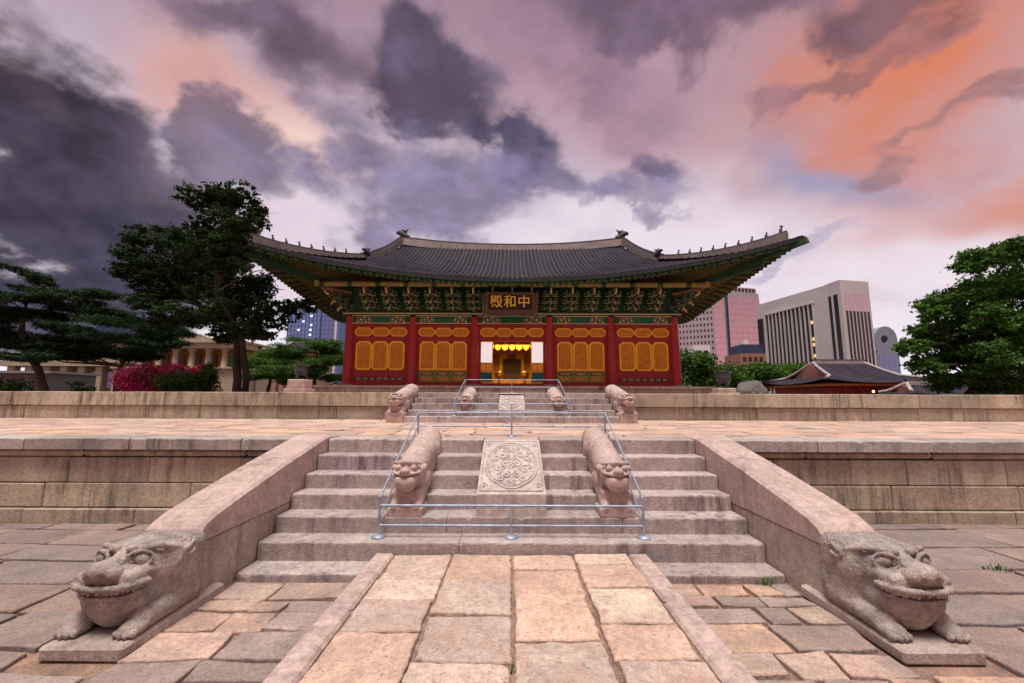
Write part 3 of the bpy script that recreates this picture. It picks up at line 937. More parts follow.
def big_beast():
    s = SDF((-.36, -.16, .03), (.36, 1.0, .80), .0105)
    X, Y, Z = s.X, s.Y, s.Z
    aX = np.abs(X)
    # body block behind, as tall as the stair rail
    s.smin(s.box((-.265, .27, .04), (.265, .70, .61), .085), 0)
    s.smin(s.ell((0, .46, .40), (.268, .27, .235)), .05)
    # head and long muzzle
    s.smin(s.ell((0, .34, .43), (.27, .27, .215)), .05)
    s.smin(s.ell((0, .26, .53), (.225, .18, .085)), .04)
    s.smin(s.ell((0, .14, .455), (.225, .18, .075)), .03)
    s.smin(s.box((-.218, -.025, .405), (.218, .30, .500), .045), .03)
    # lower jaw, bearded chin
    s.smin(s.ell((0, .185, .285), (.228, .205, .16)), .03)
    s.smin(s.box((-.205, -.005, .20), (.205, .30, .37), .095), .04)
    s.smin(s.ell((0, .15, .19), (.15, .13, .11)), .05)

    def arc(rx, yc_, ry, z, up, r, k, a0=-95, a1=95, n=18):
        p = []
        for i in range(n + 1):
            a = R(a0 + (a1 - a0) * i / n)
            p.append((rx * sq(math.sin(a)), yc_ - ry * sq(math.cos(a)), z + up * math.sin(a) ** 2))
        for i in range(n): s.smin(s.cap(p[i], p[i + 1], r), k)
        return p
    sq = lambda v: math.copysign(abs(v) ** .66, v)        # squarish, blunt muzzle
    # open mouth line, upper lip rolled outwards, lower lip
    p = [(.222 * sq(math.sin(R(a))), .205 - .240 * sq(math.cos(R(a))), .362 + .02 * math.sin(R(a)) ** 2) for a in range(-72, 73, 8)]
    for i in range(len(p) - 1): s.cut(s.cap(p[i], p[i + 1], .016), .010)
    arc(.250, .215, .278, .408, .006, .019, .016, -74, 74)
    arc(.226, .205, .232, .328, .02, .013, .012, -66, 66)
    for i in range(-8, 9):                       # teeth
        a = R(i * 8.5)
        s.smin(s.ell((sq(math.sin(a)) * .228, .205 - sq(math.cos(a)) * .248, .376 + .015 * math.sin(a) ** 2), (.0145, .015, .021)), .002)
    # broad bulbous nose with wings and nostrils
    s.smin(s.ell((0, -.022, .518), (.100, .082, .068)), .020)
    for q in (-1, 1):
        s.smin(s.ell((q * .082, -.015, .500), (.048, .058, .046)), .010)
        s.cut(s.ell((q * .052, -.098, .494), (.020, .032, .017)), .006)
    s.smin(s.cap((0, .04, .53), (0, .26, .585), .052, .045), .03)
    for q in (-1, 1):
        # eyes: balls under rolled lids in deep sockets
        s.cut(s.ell((q * .142, .09, .560), (.085, .080, .060)), .018)
        s.smin(s.ell((q * .138, .150, .550), (.060, .052, .042)), .004)
        e = []
        for i in range(13):
            th = 2 * math.pi * i / 12
            e.append((q * (.140 + .075 * math.cos(th)), .116 + .034 * math.cos(th), .554 + .054 * math.sin(th)))
        for i in range(12): s.smin(s.cap(e[i], e[i + 1], .0125), .006)
        s.smin(s.cap((q * .05, .13, .618), (q * .215, .22, .612), .026, .02), .018)
        s.smin(s.cap((q * .215, .22, .612), (q * .258, .36, .56), .02, .015), .018)
        # curled ears lying back
        e = [(q * (.266 + .002 * i), .36 + .05 * math.cos(i * .7) * (1 - i / 12) + .012 * i, .505 + .045 * math.sin(i * .7) * (1 - i / 12)) for i in range(10)]
        for i in range(9): s.smin(s.cap(e[i], e[i + 1], .0135), .004)
        s.smin(s.cap((q * .270, .40, .53), (q * .272, .52, .575), .020, .010), .01)
        # whisker curl at the corner of the mouth
        e = [(q * (.242 + .006 * min(i, 4)), .25 + .030 * i, .43 - .028 * math.sin(i * .9)) for i in range(6)]
        for i in range(5): s.smin(s.cap(e[i], e[i + 1], .012), .006)
        # thick forelegs and paws
        s.smin(s.cap((q * .205, .55, .17), (q * .205, .12, .138), .088, .078), .010)
        s.smin(s.ell((q * .203, .055, .112), (.084, .095, .054)), .012)
        for t in range(4):
            tx = q * .203 + (t - 1.5) * .040
            s.smin(s.ell((tx, -.030 + abs(t - 1.5) * .012, .098), (.0205, .034, .028)), .003)
        s.smin(s.ell((q * .225, .50, .24), (.055, .18, .14)), .03)
    # carved mane: wavy grooves over the crown and back, fine lines on cheeks and beard
    band = np.clip((Y - .30) / .08, 0, 1) * np.clip((Z - .54) / .04, 0, 1)
    s.d += (band * .008 * np.sin((X + .022 * np.sin(Y * 26)) * 205)).astype(np.float32)
    ck = np.clip((aX - .17) / .04, 0, 1) * np.clip(1 - np.abs(Y - .33) / .13, 0, 1) * np.clip(1 - np.abs(Z - .36) / .13, 0, 1)
    s.d += (ck * .0075 * np.sin((Y + .35 * Z + .02 * np.sin(Z * 40)) * 215)).astype(np.float32)
    bd = np.clip(1 - np.abs(Z - .24) / .10, 0, 1) * np.clip((.22 - Y) / .1, 0, 1) * np.clip((.17 - aX) / .05, 0, 1)
    s.d += (bd * .004 * np.sin(X * 200)).astype(np.float32)
    fur = np.clip(1 - np.abs(Z - .17) / .08, 0, 1) * np.clip((Y - .02) / .05, 0, 1) * np.clip((.3 - Y) / .1, 0, 1)
    s.d += (fur * .003 * np.sin((Y + .4 * Z) * 240)).astype(np.float32)
    rs = np.random.RandomState(2)
    s.d += (.0035 * np.sin(X * 31 + 2 * np.sin(Y * 17)) * np.sin(Y * 27 + 1.3) * np.sin(Z * 29)).astype(np.float32)
    s.d += (rs.normal(size=s.d.shape) * .0018).astype(np.float32)
    return s


def build_big_beast(x, y, label):
    t = thing('stone_beast', label, 'statue', (x, y, 0), 'crouching stone beasts at the stair foot')
    sdf_object(big_beast(), 'beast_body', M['beast_stone'], t, (x, y, 0))
    mb = MB(); mb.cbox(x - .285, x + .285, y - .125, y + .93, -.03, .072, .018, None, (1, 1, 1), .004)
    mb.build('plinth', M['granite'], t)
    return t


bb = build_big_beast(-2.905, 3.275, 'big crouching stone beast with bared teeth at foot of left stair rail')
copy_tree(bb, (5.835, 0, 0), 'big crouching stone beast with bared teeth at foot of right stair rail')


# stair beasts: long round-backed animals lying down the slope
def small_beast():
    s = SDF((-.27, -.22, -.02), (.27, 1.60, 1.06), .0135)
    X, Y, Z = s.X, s.Y, s.Z; aX = np.abs(X)
    s.smin(s.cap((0, .22, .47), (0, 1.36, .755), .175, .185), 0)
    sl = Z - (.47 + .25 * (Y - .22))           # height above the body axis
    web = np.maximum(np.maximum(aX - .165, sl), np.maximum(.16 - Y, Y - 1.44)); web = np.maximum(web, -(Z - .10 - .52 * (Y - .3)))
    s.smin(web, .02)
    s.smin(s.box((-.165, .05, -.0), (.165, .42, .28), .03), .03)
    s.smin(s.ell((0, .09, .455), (.165, .17, .155)), .05)        # head
    s.smin(s.ell((0, -.02, .39), (.128, .108, .118)), .035)      # chin
    gz = .452 + .1 * aX
    s.cut(np.maximum(np.abs(Z - gz) - .009, np.maximum(Y - .03, -(s.d + .03))), .010)
    lip = np.sqrt((Z - gz - .024) ** 2 + s.ell((0, .03, .47), (.15, .125, .3)) ** 2) - .016
    s.smin(np.maximum(lip, Y - .08), .01)
    for q in (-1, 1):
        s.cut(s.ell((q * .09, -.06, .55), (.06, .05, .045)), .012)
        s.smin(s.ell((q * .088, -.015, .545), (.042, .034, .032)), .006)
        s.smin(s.cap((q * .03, -.02, .605), (q * .155, .05, .59), .028, .02), .012)
        s.smin(s.ell((q * .18, .16, .52), (.03, .06, .05)), .008)
        s.smin(s.cap((q * .12, .30, .22), (q * .13, .02, .10), .065, .055), .03)
        s.smin(s.ell((q * .175, .42, .34), (.035, .16, .10)), .03)
        s.smin(s.ell((q * .165, 1.1, .62), (.04, .17, .12)), .03)
    s.smin(s.ell((0, -.09, .515), (.06, .055, .042)), .010)
    s.smin(s.box((-.205, -.02, -.01), (.205, .34, .10), .012), .008)
    bk = np.clip((Y - .2) / .1, 0, 1) * np.clip(sl / .1, 0, 1)
    s.d += (bk * .004 * np.sin(X * 70) * np.sin(Y * 45)).astype(np.float32)
    s.d += (.003 * np.sin(X * 37 + 2 * np.sin(Y * 13)) * np.sin(Y * 21 + 1.3) * np.sin(Z * 33)).astype(np.float32)
    return s


sb = thing('stone_beast', 'small stone beast lying on the lower stairs, left of the carved panel', 'statue', (-1.22, 5.15, .407), 'stone beasts lying on the stairs')
sdf_object(small_beast(), 'beast_body', M['granite_pink'], sb, (-1.22, 5.15, .407))
copy_tree(sb, (2.44, 0, 0), 'small stone beast lying on the lower stairs, right of the carved panel')


# carved panel between them
def carved_panel(x, y0, z0, y1, z1, zb, hw, label, name='carved_panel'):
    t = thing(name, label, 'carved panel', (x, y0, zb))
    mb = MB(); sl_ = (z1 - z0) / (y1 - y0)
    prof = [(y0, zb), (y0, z0 - .012), (y0 + .012, z0), (y1, z1), (y1 + .05, z1), (y1 + .05, zb + .3), (y0 + .4, zb)]
    mb.prism(prof, 'x', x - hw, x + hw)
    mb.build('slab', M['panel_stone'], t)
    r_ = MB()
    L = math.hypot(y1 - y0, z1 - z0); uy, uz = (y1 - y0) / L, (z1 - z0) / L

    def P(a, b, h=.0): return (x + a * hw, y0 + uy * (b * L) - uz * h, z0 + uz * (b * L) + uy * h)

    def line(pts, r): r_.tube([P(a, b, .002) for a, b in pts], r, 6)
    def closed(f, n, r): line([f(2 * math.pi * i / n) for i in range(n + 1)], r)
    cb = .50
    def lobed(t_, k=1.0):        # many-lobed frame
        rr = k * (1 + .05 * abs(math.sin(3 * t_)))
        return (.80 * rr * math.cos(t_), cb + .405 * rr * math.sin(t_))
    closed(lambda t_: lobed(t_), 60, .011); closed(lambda t_: lobed(t_, .9), 60, .007)
    line([(-.93, .04), (.93, .04), (.93, .96), (-.93, .96), (-.93, .04)], .008)
    rnd = random.Random(4)
    for sx_ in (-1, 1):                                   # two birds among scrolls of cloud
        for (dx, dy, sc_) in ((.30, .14, 1), (.42, -.10, .8), (.16, -.18, .7), (.50, .08, .7), (.22, .02, .8), (.08, .24, .6), (.34, -.24, .6), (.58, -.06, .55), (.12, .10, .55), (.24, .28, .55), (.08, -.30, .55), (.56, .20, .45), (.28, -.06, .5), (.62, .04, .4)):
            pts = []
            th0 = rnd.uniform(0, 6.28); sg = rnd.choice((-1, 1))
            for i in range(16):
                w = i / 15; rr = (.155 * (1 - w) + .02) * sc_
                pts.append((sx_ * dx + rr * math.cos(th0 + sg * w * 7.5), cb + dy * 1.1 + rr * .55 * math.sin(th0 + sg * w * 7.5)))
            line(pts, .011 * sc_ + .003)
        for (cx_, cy_) in ((.82, .12), (.82, .88)):        # corner scrolls
            line([(sx_ * cx_ + .09 * (1 - i / 14) * math.cos(i * .55), cy_ + .05 * (1 - i / 14) * math.sin(i * .55)) for i in range(15)], .008)
    for i in range(5):
        a = i * 1.2566
        line([(0, cb), (.10 * math.cos(a), cb + .06 * math.sin(a)), (.17 * math.cos(a + .5), cb + .10 * math.sin(a + .5))], .012)
    r_.build('relief', M['panel_stone'], t)
    return t


carved_panel(0, 5.14, .665, 6.42, 1.155, .40, .40, 'square stone panel carved with cloud scrolls in the middle of the lower stairs')

# ------------------------------------------------------------------ upper staircase (the same arrangement, farther)
Y0U = 10.95; NU = 5; TRU = (YU - Y0U) / NU; RU = (ZU - ZL) / NU
random.seed(41)
su = thing('stone_staircase', 'wide shallow staircase between the lower terrace and the upper terrace', 'stairs', (0, Y0U, ZL))
for k_ in range(NU):
    ya = Y0U + k_ * TRU
    spans = [(-2.80, 2.80)] if k_ < 1 else [(-2.70, -.36), (.36, 2.70)]
    for sp_ in spans: step_mesh(ya, ya + TRU + .06 if k_ < NU - 1 else YU + .55, ZL + k_ * RU - .04, ZL + (k_ + 1) * RU, [sp_]).build('step', M['granite_step'], su)
q = MB()
for k_ in range(NU): q.box(-2.68, 2.68, Y0U + k_ * TRU + .06, YU + .5, ZL - .05 + k_ * RU, ZL + (k_ + 1) * RU - .035)
q.build('core', M['joint_dark'], su)
for S in (-1, 1):
    q = MB()
    xa, xb = sorted((S * 2.72, S * 3.15))
    q.cbox(xa, xb, Y0U - .05, YU + .1, ZL - .02, ZL + RU, .015)
    q.cbox(xa + .02, xb - .02, Y0U + .5, YU + .4, ZL + RU, ZL + .6, .015)
    q.build('cheek_wall', M['granite_pink'], su)
q = step_mesh(YU - .1, YU + .55, ZU - .12, ZU + .001, [(-.35, .35)]); q.build('landing', M['granite_pink'], su)
d0 = Vector((-1.22, 5.15, .407))
for (x, lab, yy, sc_) in ((-1.22, 'small stone beast lying on the upper stairs, left inside the blue handrail', Y0U + .34, (1, 1.12, .84)),
                          (1.22, 'small stone beast lying on the upper stairs, right inside the blue handrail', Y0U + .34, (1, 1.12, .84)),
                          (-2.935, 'stone beast forming the left outer edge of the upper stairs', Y0U - .02, (1.12, 1.28, .93)),
                          (2.935, 'stone beast forming the right outer edge of the upper stairs', Y0U - .02, (1.12, 1.28, .93))):
    copy_tree(sb, Vector((x, yy, ZL + RU)) - d0, lab, sc_)
carved_panel(0, Y0U + .40, ZL + RU + .17, YU - .12, ZU - .01, ZL + RU, .35, 'pale plain-looking stone panel in the middle of the upper stairs')


# ------------------------------------------------------------------ blue handrails round the middle of both stairs
def handrail(ya, za, yb, zb, hw, label, hf=.42, hb=.40):
    t = thing('handrail', label, 'handrail', (0, ya, za), 'blue tube handrails on the stairs')
    rp = .0135

    def post(x, y, z, h):
        mb = MB(); mb.tube([(x, y, z + .004), (x, y, z + h)], rp, 10)
        o = mb.build('post', M['rail_paint'], t)
        m2 = MB(); m2.lathe([(.075, z + .002), (.075, z + .012), (.045, z + .026), (.022, z + .032)], x, y, 16)
        m2.build('base_plate', M['rail_paint'], o)

    def rail(pts, r=rp * .95):
        mb = MB(); mb.tube(pts, r, 10); mb.build('rail', M['rail_paint'], t)
    for x in (-hw, hw):
        post(x, ya, za, hf); post(x, yb, zb, hb)
        rail([(x, ya, za + hf), (x, yb, zb + hb)]); rail([(x, ya, za + hf * .42), (x, yb, zb + hb * .45)], rp * .8)
    post(0, ya, za, hf * .80); post(0, yb, zb, hb)
    for f, r in ((.80, rp), (.30, rp * .9)):
        rail([(-hw, ya, za + hf * f), (hw, ya, za + hf * f)], r)
    for f in (1.0, .45):
        rail([(-hw, yb, zb + hb * f), (hw, yb, zb + hb * f)], rp * .8)
    return t


handrail(4.97, .233, 6.83, ZL, 1.46, 'low blue tube handrail fencing off the lower stair carvings', .42, .37)
handrail(Y0U + .10, ZL + RU, YU + .75, ZU, 1.46, 'low blue tube handrail fencing off the upper stair carvings', .40, .42)

# ------------------------------------------------------------------ the hall
HY = 27.0                                   # plane of the front columns
HC = 34.0                                   # centre line
HB = 41.0                                   # rear columns
ZF = 2.565                                  # floor
CX = [-10.33, -6.30, -2.37, 2.37, 6.30, 10.33]
hall = thing('palace_hall', 'red and green timber throne hall with a wide curved tiled roof', 'palace hall', (0, HY, ZF))
random.seed(51)

# stylobate
q = MB()
course(q, -12.2, 12.2, HY - 1.55, .5, ZU - .02, ZF - .16, (1.2, 2.0), tint=(.95, 1.2))
course(q, -12.3, 12.3, HY - 1.62, 1.2, ZF - .16, ZF, (1.4, 2.2), tint=(1.05, 1.3))
q.box(-12.2, 12.2, HY - 1.1, HB + 1.6, ZU - .02, ZF - .004)
for k_ in range(3):
    q.cbox(-1.9, 1.9, HY - 1.65 - .32 * (3 - k_), HY - 1.6, ZU - .02, ZU + (k_ + 1) * .155, .012)
q.build('stylobate', M['wall_stone'], hall)

# columns with their base stones
ZCT = 6.95
cols = [(x, HY) for x in CX] + [(x, HB) for x in CX] + [(sx_, HY + 3.5 * k_) for sx_ in (CX[0], CX[-1]) for k_ in (1, 2, 3)]
for (x, y) in cols:
    mb = MB()
    tx = x * .0; lean = -.045 * (1 if x > 0 else -1) * (abs(x) / 10.33)
    mb.tube([(x, y, ZF + .10), (x + lean * .4, y, ZF + 1.6), (x + lean, y, ZCT)], [.300, .295, .255], 20)
    o = mb.build('column', M['red_column'], hall)
    m2 = MB(); m2.lathe([(.50, ZF - .01), (.50, ZF + .05), (.40, ZF + .11), (.36, ZF + .125)], x, y, 18)
    m2.build('base_stone', M['granite'], o)


def cut_rect(x0, x1, z0, z1, ct, cb):
    """rectangle with clipped corners"""
    p = []
    p += [(x0 + cb, z0), (x1 - cb, z0), (x1, z0 + cb)] if cb > 0 else [(x0, z0), (x1, z0)]
    p += [(x1, z1 - ct), (x1 - ct, z1), (x0 + ct, z1), (x0, z1 - ct)]
    if cb > 0: p += [(x0, z0 + cb)]
    return p


def lattice(name, x0, x1, z0, z1, ct, cb, y, rim=.085, step=.075, parent=None):
    mb = MB()
    def sh(d):
        k = d * .42
        return cut_rect(x0 + d, x1 - d, z0 + d, z1 - d, max(ct - k, .001), max(cb - k, .001) if cb > 0 else 0)
    mb.ring(sh(0), sh(rim), y - .045, y + .03, 0)
    mb.ring(sh(rim + .0), sh(rim + .03), y - .030, y + .03, 1)
    inn = sh(rim + .028)
    xa, xb, za, zb = x0 + rim + .02, x1 - rim - .02, z0 + rim + .02, z1 - rim - .02
    ci = max(ct - .42 * rim, 0); cj = max(cb - .42 * rim, 0) if cb > 0 else 0
    n = max(2, int((xb - xa) / step)); dx = (xb - xa) / n
    for i in range(1, n):
        x = xa + i * dx; e = min(x - xa, xb - x)
        mb.box(x - .010, x + .010, y - .018, y + .012, za + max(0, cj - e), zb - max(0, ci - e), 1)
    nz = max(2, int((zb - za) / (step * 1.25))); dz_ = (zb - za) / nz
    for i in range(1, nz):
        z = za + i * dz_
        e0, e1 = z - za, zb - z
        c = max(ci - e1, cj - e0, 0)
        mb.box(xa + c, xb - c, y - .013, y + .010, z - .010, z + .010, 1)
    mb.prism(inn, 'y', y + .016, y + .034, 2)
    return mb.build(name, [M['orange_wood'], M['lattice_wood'], M['lattice_back']], parent)


def frieze(x0, x1, y, parent):
    """painted beam between two columns"""
    mb = MB()
    mb.box(x0, x1, y - .17, y + .17, 6.52, 7.02, 0)
    w = x1 - x0
    mb.box(x0, x1, y - .185, y - .171, 6.50, 6.545, 4); mb.box(x0, x1, y - .185, y - .171, 6.985, 7.03, 4)
    cw = w * .34; c = (x0 + x1) / 2
    mb.box(c - cw / 2, c + cw / 2, y - .182, y - .171, 6.56, 6.97, 1)
    for sgn in (-1, 1):
        e = c + sgn * cw / 2
        L = (w - cw) / 2 - .28
        nb = 9
        for i in range(nb):
            a = e + sgn * L * i / nb; b_ = e + sgn * L * (i + .82) / nb
            xa, xb = min(a, b_), max(a, b_)
            for jn in range(3):
                mi = (2, 3, 2, 4, 1)[(i + jn * 2) % 5]
                mb.box(xa, xb, y - .184, y - .171, 6.565 + jn * .138, 6.565 + jn * .138 + .115, mi)
    return mb.build('painted_beam', [M['green_dark'], M['green_paint'], M['pattern_grey'], M['vermilion'], M['cream_paint']], parent)


def bay(x0, x1, kind, y, parent):
    xa, xb = x0 + .27, x1 - .27
    w = xb - xa
    fr = MB()
    # lintel, middle rail, jambs, sill
    fr.box(xa - .05, xb + .05, y - .02, y + .12, 6.30, 6.50)
    fr.box(xa, xb, y - .01, y + .10, 5.42, 5.68)
    fr.box(xa - .05, xb + .05, y - .06, y + .16, ZF + .02, ZF + .20)
    jw = .14
    fr.box(xa - .05, xa + jw, y, y + .1, ZF + .2, 6.30); fr.box(xb - jw, xb + .05, y, y + .1, ZF + .2, 6.30)
    x2, x3 = xa + jw, xb - jw
    n = 4 if kind == 'open' else 3
    if kind == 'open':
        pass
    elif kind == 'wall':
        fr.box(x2, x3, y + .015, y + .08, ZF + .2, 3.52); fr.box(x2, x3, y + .04, y + .08, 3.52, 5.42)
    else:
        fr.box(x2, x3, y + .04, y + .08, ZF + .2, 5.42)
    fr.box(x2, x3, y + .04, y + .08, 5.68, 6.30)
    fr.build('door_frame', M['red_paint'], parent)
    tw = (x3 - x2 + .12) / n
    for i in range(n):
        a = x2 - .06 + i * tw
        lattice('transom', a + .005, a + tw - .005, 5.70, 6.27, .19, .19, y + .0, .05, .085, parent)
    if kind == 'open':
        for S in (-1, 1):
            c0, c1 = sorted((S * 2.055, S * 1.20))
            o = MB()
            o.box(c0, c1, y + .03, y + .09, 2.80, 5.43, 0)
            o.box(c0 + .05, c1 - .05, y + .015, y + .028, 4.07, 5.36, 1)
            o.box(c0 + .05, c1 - .05, y + .016, y + .028, 3.50, 4.02, 2)
            o.box(c0 + .10, (c0 + c1) / 2 - .03, y + .008, y + .0155, 3.56, 3.96, 4)
            o.box((c0 + c1) / 2 + .03, c1 - .10, y + .008, y + .0155, 3.56, 3.96, 4)
            o.box(c0 + .05, c1 - .05, y + .016, y + .028, 2.86, 3.45, 3)
            o.box(c0 + .12, c1 - .12, y + .009, y + .0155, 2.95, 3.36, 5)
            o.build('door_leaf', [M['orange_wood'], M['glow_paper'], M['ochre_paint'], M['green_paint'], M['orange_wood'], M['teal_paint']], parent)
        h = MB(); h.box(-1.19, 1.19, y + .02, y + .10, 5.20, 5.43, 0)
        for i in range(3):
            h.ring(cut_rect(-1.17 + i * .79, -.41 + i * .79, 5.22, 5.42, .05, .05), cut_rect(-1.12 + i * .79, -.46 + i * .79, 5.25, 5.39, .03, .03), y + .0, y + .02, 1)
        h.build('head_panel', [M['red_dark'], M['ochre_paint']], parent)
        return
    lw = (x3 - x2 - .10) / n
    for i in range(n):
        a = x2 + .05 + i * lw
        if kind == 'wall':
            lattice('lattice_window', a + .01, a + lw - .01, 3.56, 5.40, .20, .14, y + .0, .10, .075, parent)
        else:
            lattice('door_leaf', a + .01, a + lw - .01, 3.56, 5.40, .20, .0, y + .0, .10, .075, parent)
            o = MB()
            o.box(a + .02, a + lw - .02, y - .02, y + .038, 2.84, 3.53, 0)
            o.box(a + .10, a + lw - .10, y - .03, y - .021, 3.25, 3.47, 1)
            o.box(a + .10, a + lw - .10, y - .03, y - .021, 2.92, 3.17, 2)
            o.box(a + .22, a + lw - .22, y - .036, y - .0305, 3.30, 3.42, 3)
            o.box(a + .22, a + lw - .22, y - .036, y - .0305, 2.97, 3.12, 3)
            o.build('door_panel', [M['olive_paint'], M['green_paint'], M['olive_paint'], M['ochre_paint']], parent)
    if kind == 'wall':
        mb = MB()
        mb.box(x2 + .06, x3 - .06, y + .0, y + .0145, 2.90, 3.14, 0)
        npl = 7; pw = (x3 - x2 - .2) / npl
        for i in range(npl):
            a = x2 + .1 + i * pw
            mb.prism(cut_rect(a + .06, a + pw - .06, 2.93, 3.10, .05, .05), 'y', y - .02, y - .0005, 1)
        mb.build('sill_panel', [M['red_dark'], M['pattern_grey']], parent)


for i in range(5):
    bay(CX[i], CX[i + 1], ('wall', 'door', 'open', 'door', 'wall')[i], HY, hall)
    frieze(CX[i] + .2, CX[i + 1] - .2, HY, hall)
# pan-beam above, board between the brackets
mb = MB(); mb.box(-10.7, 10.7, HY - .28, HY + .28, 7.03, 7.24, 0); mb.box(-10.7, 10.7, HY - .292, HY - .281, 7.10, 7.16, 1)
for S in (-1, 1):
    mb.box(min(S * 10.05, S * 10.61), max(S * 10.05, S * 10.61), HY + .29, HB + .3, 7.03, 7.24, 0)
mb.build('plate_beam', [M['green_dark'], M['cream_paint']], hall)
mb = MB(); mb.box(-10.2, 10.2, HY + .02, HY + .12, 7.24, 9.3, 0)
for S in (-1, 1): mb.box(S * 10.30 - .05, S * 10.30 + .05, HY + .13, HB, 7.24, 9.3, 0)
mb.build('bracket_wall', M['green_dark'], hall)
# side and rear walls
mb = MB()
for S in (-1, 1): mb.box(S * 10.33 - .06, S * 10.33 + .06, HY + .12, HB - .06, ZF, 7.03)
mb.box(-10.3, 10.3, HB - .06, HB + .06, ZF, 7.24)
mb.build('rear_wall', M['red_paint'], hall)
mb = MB(); mb.box(-10.2, 10.2, HY + .2, HB - .1, ZF + .001, ZF + .03); mb.build('floor', M['dark_room'], hall)
mb = MB(); mb.box(-10.2, 10.2, HY + .14, HB - .1, 7.6, 7.7); mb.build('ceiling', M['dark_room'], hall)


# ---- bracket clusters
def bracket(x, y, sx_=0.0, sy_=-1.0, corner=False):
    """one cluster of stepped bracket arms; (sx,sy) is the outward direction"""
    mb = MB()
    ox, oy = sx_, sy_; ax, ay = -oy, ox                 # outward, along
    def B(u0, u1, v0, v1, z0, z1, mi):                  # u along the wall, v outward
        c = (x + ax * (u0 + u1) / 2 + ox * (v0 + v1) / 2, y + ay * (u0 + u1) / 2 + oy * (v0 + v1) / 2)
        hx = abs(ax) * (u1 - u0) / 2 + abs(ox) * (v1 - v0) / 2; hy = abs(ay) * (u1 - u0) / 2 + abs(oy) * (v1 - v0) / 2
        if abs(ox * oy) > .1:
            p = (c[0] - ox * (v1 - v0) / 2, c[1] - oy * (v1 - v0) / 2, (z0 + z1) / 2); q_ = (c[0] + ox * (v1 - v0) / 2, c[1] + oy * (v1 - v0) / 2, (z0 + z1) / 2)
            mb.bar(p, q_, u1 - u0, z1 - z0, mi)
        else:
            mb.box(c[0] - hx, c[0] + hx, c[1] - hy, c[1] + hy, z0, z1, mi)
    def T(pts, r, mi):                                  # curved tongue in the outward plane
        mb.tube([(x + ox * v, y + oy * v, z) for v, z in pts], r, 6, mi)
    B(-.17, .17, -.17, .17, 7.24, 7.42, 1)              # cap block
    for k_ in range(3):
        z = 7.42 + k_ * .33
        v = .42 * (k_ + 1)
        # tongue: beam pushing outward, ending in a pale upturned or downturned tip
        B(-.055, .055, 0, v + .18, z + .02, z + .17, 0)
        tip = [(v + .16, z + .10), (v + .30, z + .02), (v + .40, z - .10), (v + .44, z - .22)] if k_ < 2 else [(v + .16, z + .10), (v + .32, z + .13), (v + .42, z + .24), (v + .46, z + .36)]
        T(tip, [.060, .05, .042, .022], 2)
        # arms along the wall, each with three bearing blocks
        for vv, hl in ((0.0 if k_ == 0 else v - .42, .52), (v, .40)):
            B(-hl, hl, vv - .05, vv + .05, z + .03, z + .16, 0)
            B(-hl + .02, hl - .02, vv + .0505, vv + .058, z + .03, z + .055, 2)
            for u in (-hl + .07, 0, hl - .07):
                B(u - .075, u + .075, vv - .075, vv + .075, z + .175, z + .285, 1 if u else 3)
                B(u - .05, u + .05, vv + .0755, vv + .082, z + .20, z + .26, 4)
    B(-.05, .05, 0, 1.62, 8.42, 8.60, 3)
    return mb.build('bracket', [M['green_dark'], M['green_paint'], M['cream_paint'], M['brick_red'], M['olive_paint']], hall)


bx = []
for i in range(5):
    n = 4 if i == 2 else 3
    bx += [CX[i] + (CX[i + 1] - CX[i]) * k_ / n for k_ in range(n)]
bx = bx[1:]
for x in bx: bracket(x, HY)
for S in (-1, 1):
    for k_ in range(1, 12): bracket(S * 10.33, HY + 14.0 * k_ / 12, S, 0.0)
    for y, dy in ((HY, -1), (HB, 1)):
        bracket(S * 10.33, y, S * .7071, dy * .7071)
# long eave purlins carried by the brackets
for (p_, q_) in (((-12.0, HY - 1.5, 8.72), (12.0, HY - 1.5, 8.72)), ((-12.0, HB + 1.5, 8.72), (12.0, HB + 1.5, 8.72)),
                 ((-11.83, HY - 1.7, 8.74), (-11.83, HB + 1.7, 8.74)), ((11.83, HY - 1.7, 8.74), (11.83, HB + 1.7, 8.74))):
    mb = MB(); mb.tube([p_, q_], .17, 12, 0)
    a = Vector(p_); d = Vector(q_) - a
    for i in range(28):
        c = a + d * ((i + .5) / 28)
        mb.tube([c - d.normalized() * .16, c + d.normalized() * .16], .173, 12, 1 + i % 2)
    mb.build('eave_purlin', [M['olive_paint'], M['green_dark'], M['brick_red']], hall)

# ---- roof
HX, RL = 15.75, 9.10        # half length at the eaves, half length of the main ridge
SD = 11.2                   # run of the front slope


def eave_y(x): return (HC - 11.2 - .60 * (abs(x) / HX) ** 2.6)
def eave_x(y): return (HX - 1.5 + 1.5 * (abs(y - HC) / 11.8) ** 2.2)


def prof_z(s, a, LIFT=2.25):
    s_ = max(s, 0)
    return 8.28 + .30 * s + .0187 * s_ * s_ + LIFT * a * a * max(0.0, 1 - s_ / SD) ** 1.25 + .75 * a * a * min(1, s_ / SD)


def pf(x, s):               # front slope point: x along, s in from the eave
    a = abs(x) / HX; ye = eave_y(x)
    return (x, ye + s * (HC - ye) / SD, prof_z(s, a))


def ps(y, s, S):            # side slope point
    b_ = (abs(y - HC) / 11.8) ** .72
    ex = eave_x(y); d = max(.3, min(11.8 - abs(y - HC), 5.9)); xi = HX - d if abs(y - HC) > 5.9 else HX - 5.9
    return (S * (ex - s * (ex - xi) / d), y, prof_z(s, b_))


GX = 10.3                   # gable plane at its foot


def smax_front(x):
    x = abs(x)
    if x <= RL: return SD
    if x <= GX: return SD - (x - RL) / (GX - RL) * (SD - (HX - GX) - .2)
    return max(.05, HX - x + .15)


def smax_side(y):
    d = 11.8 - abs(y - HC)
    return min(d + .15, 5.9)


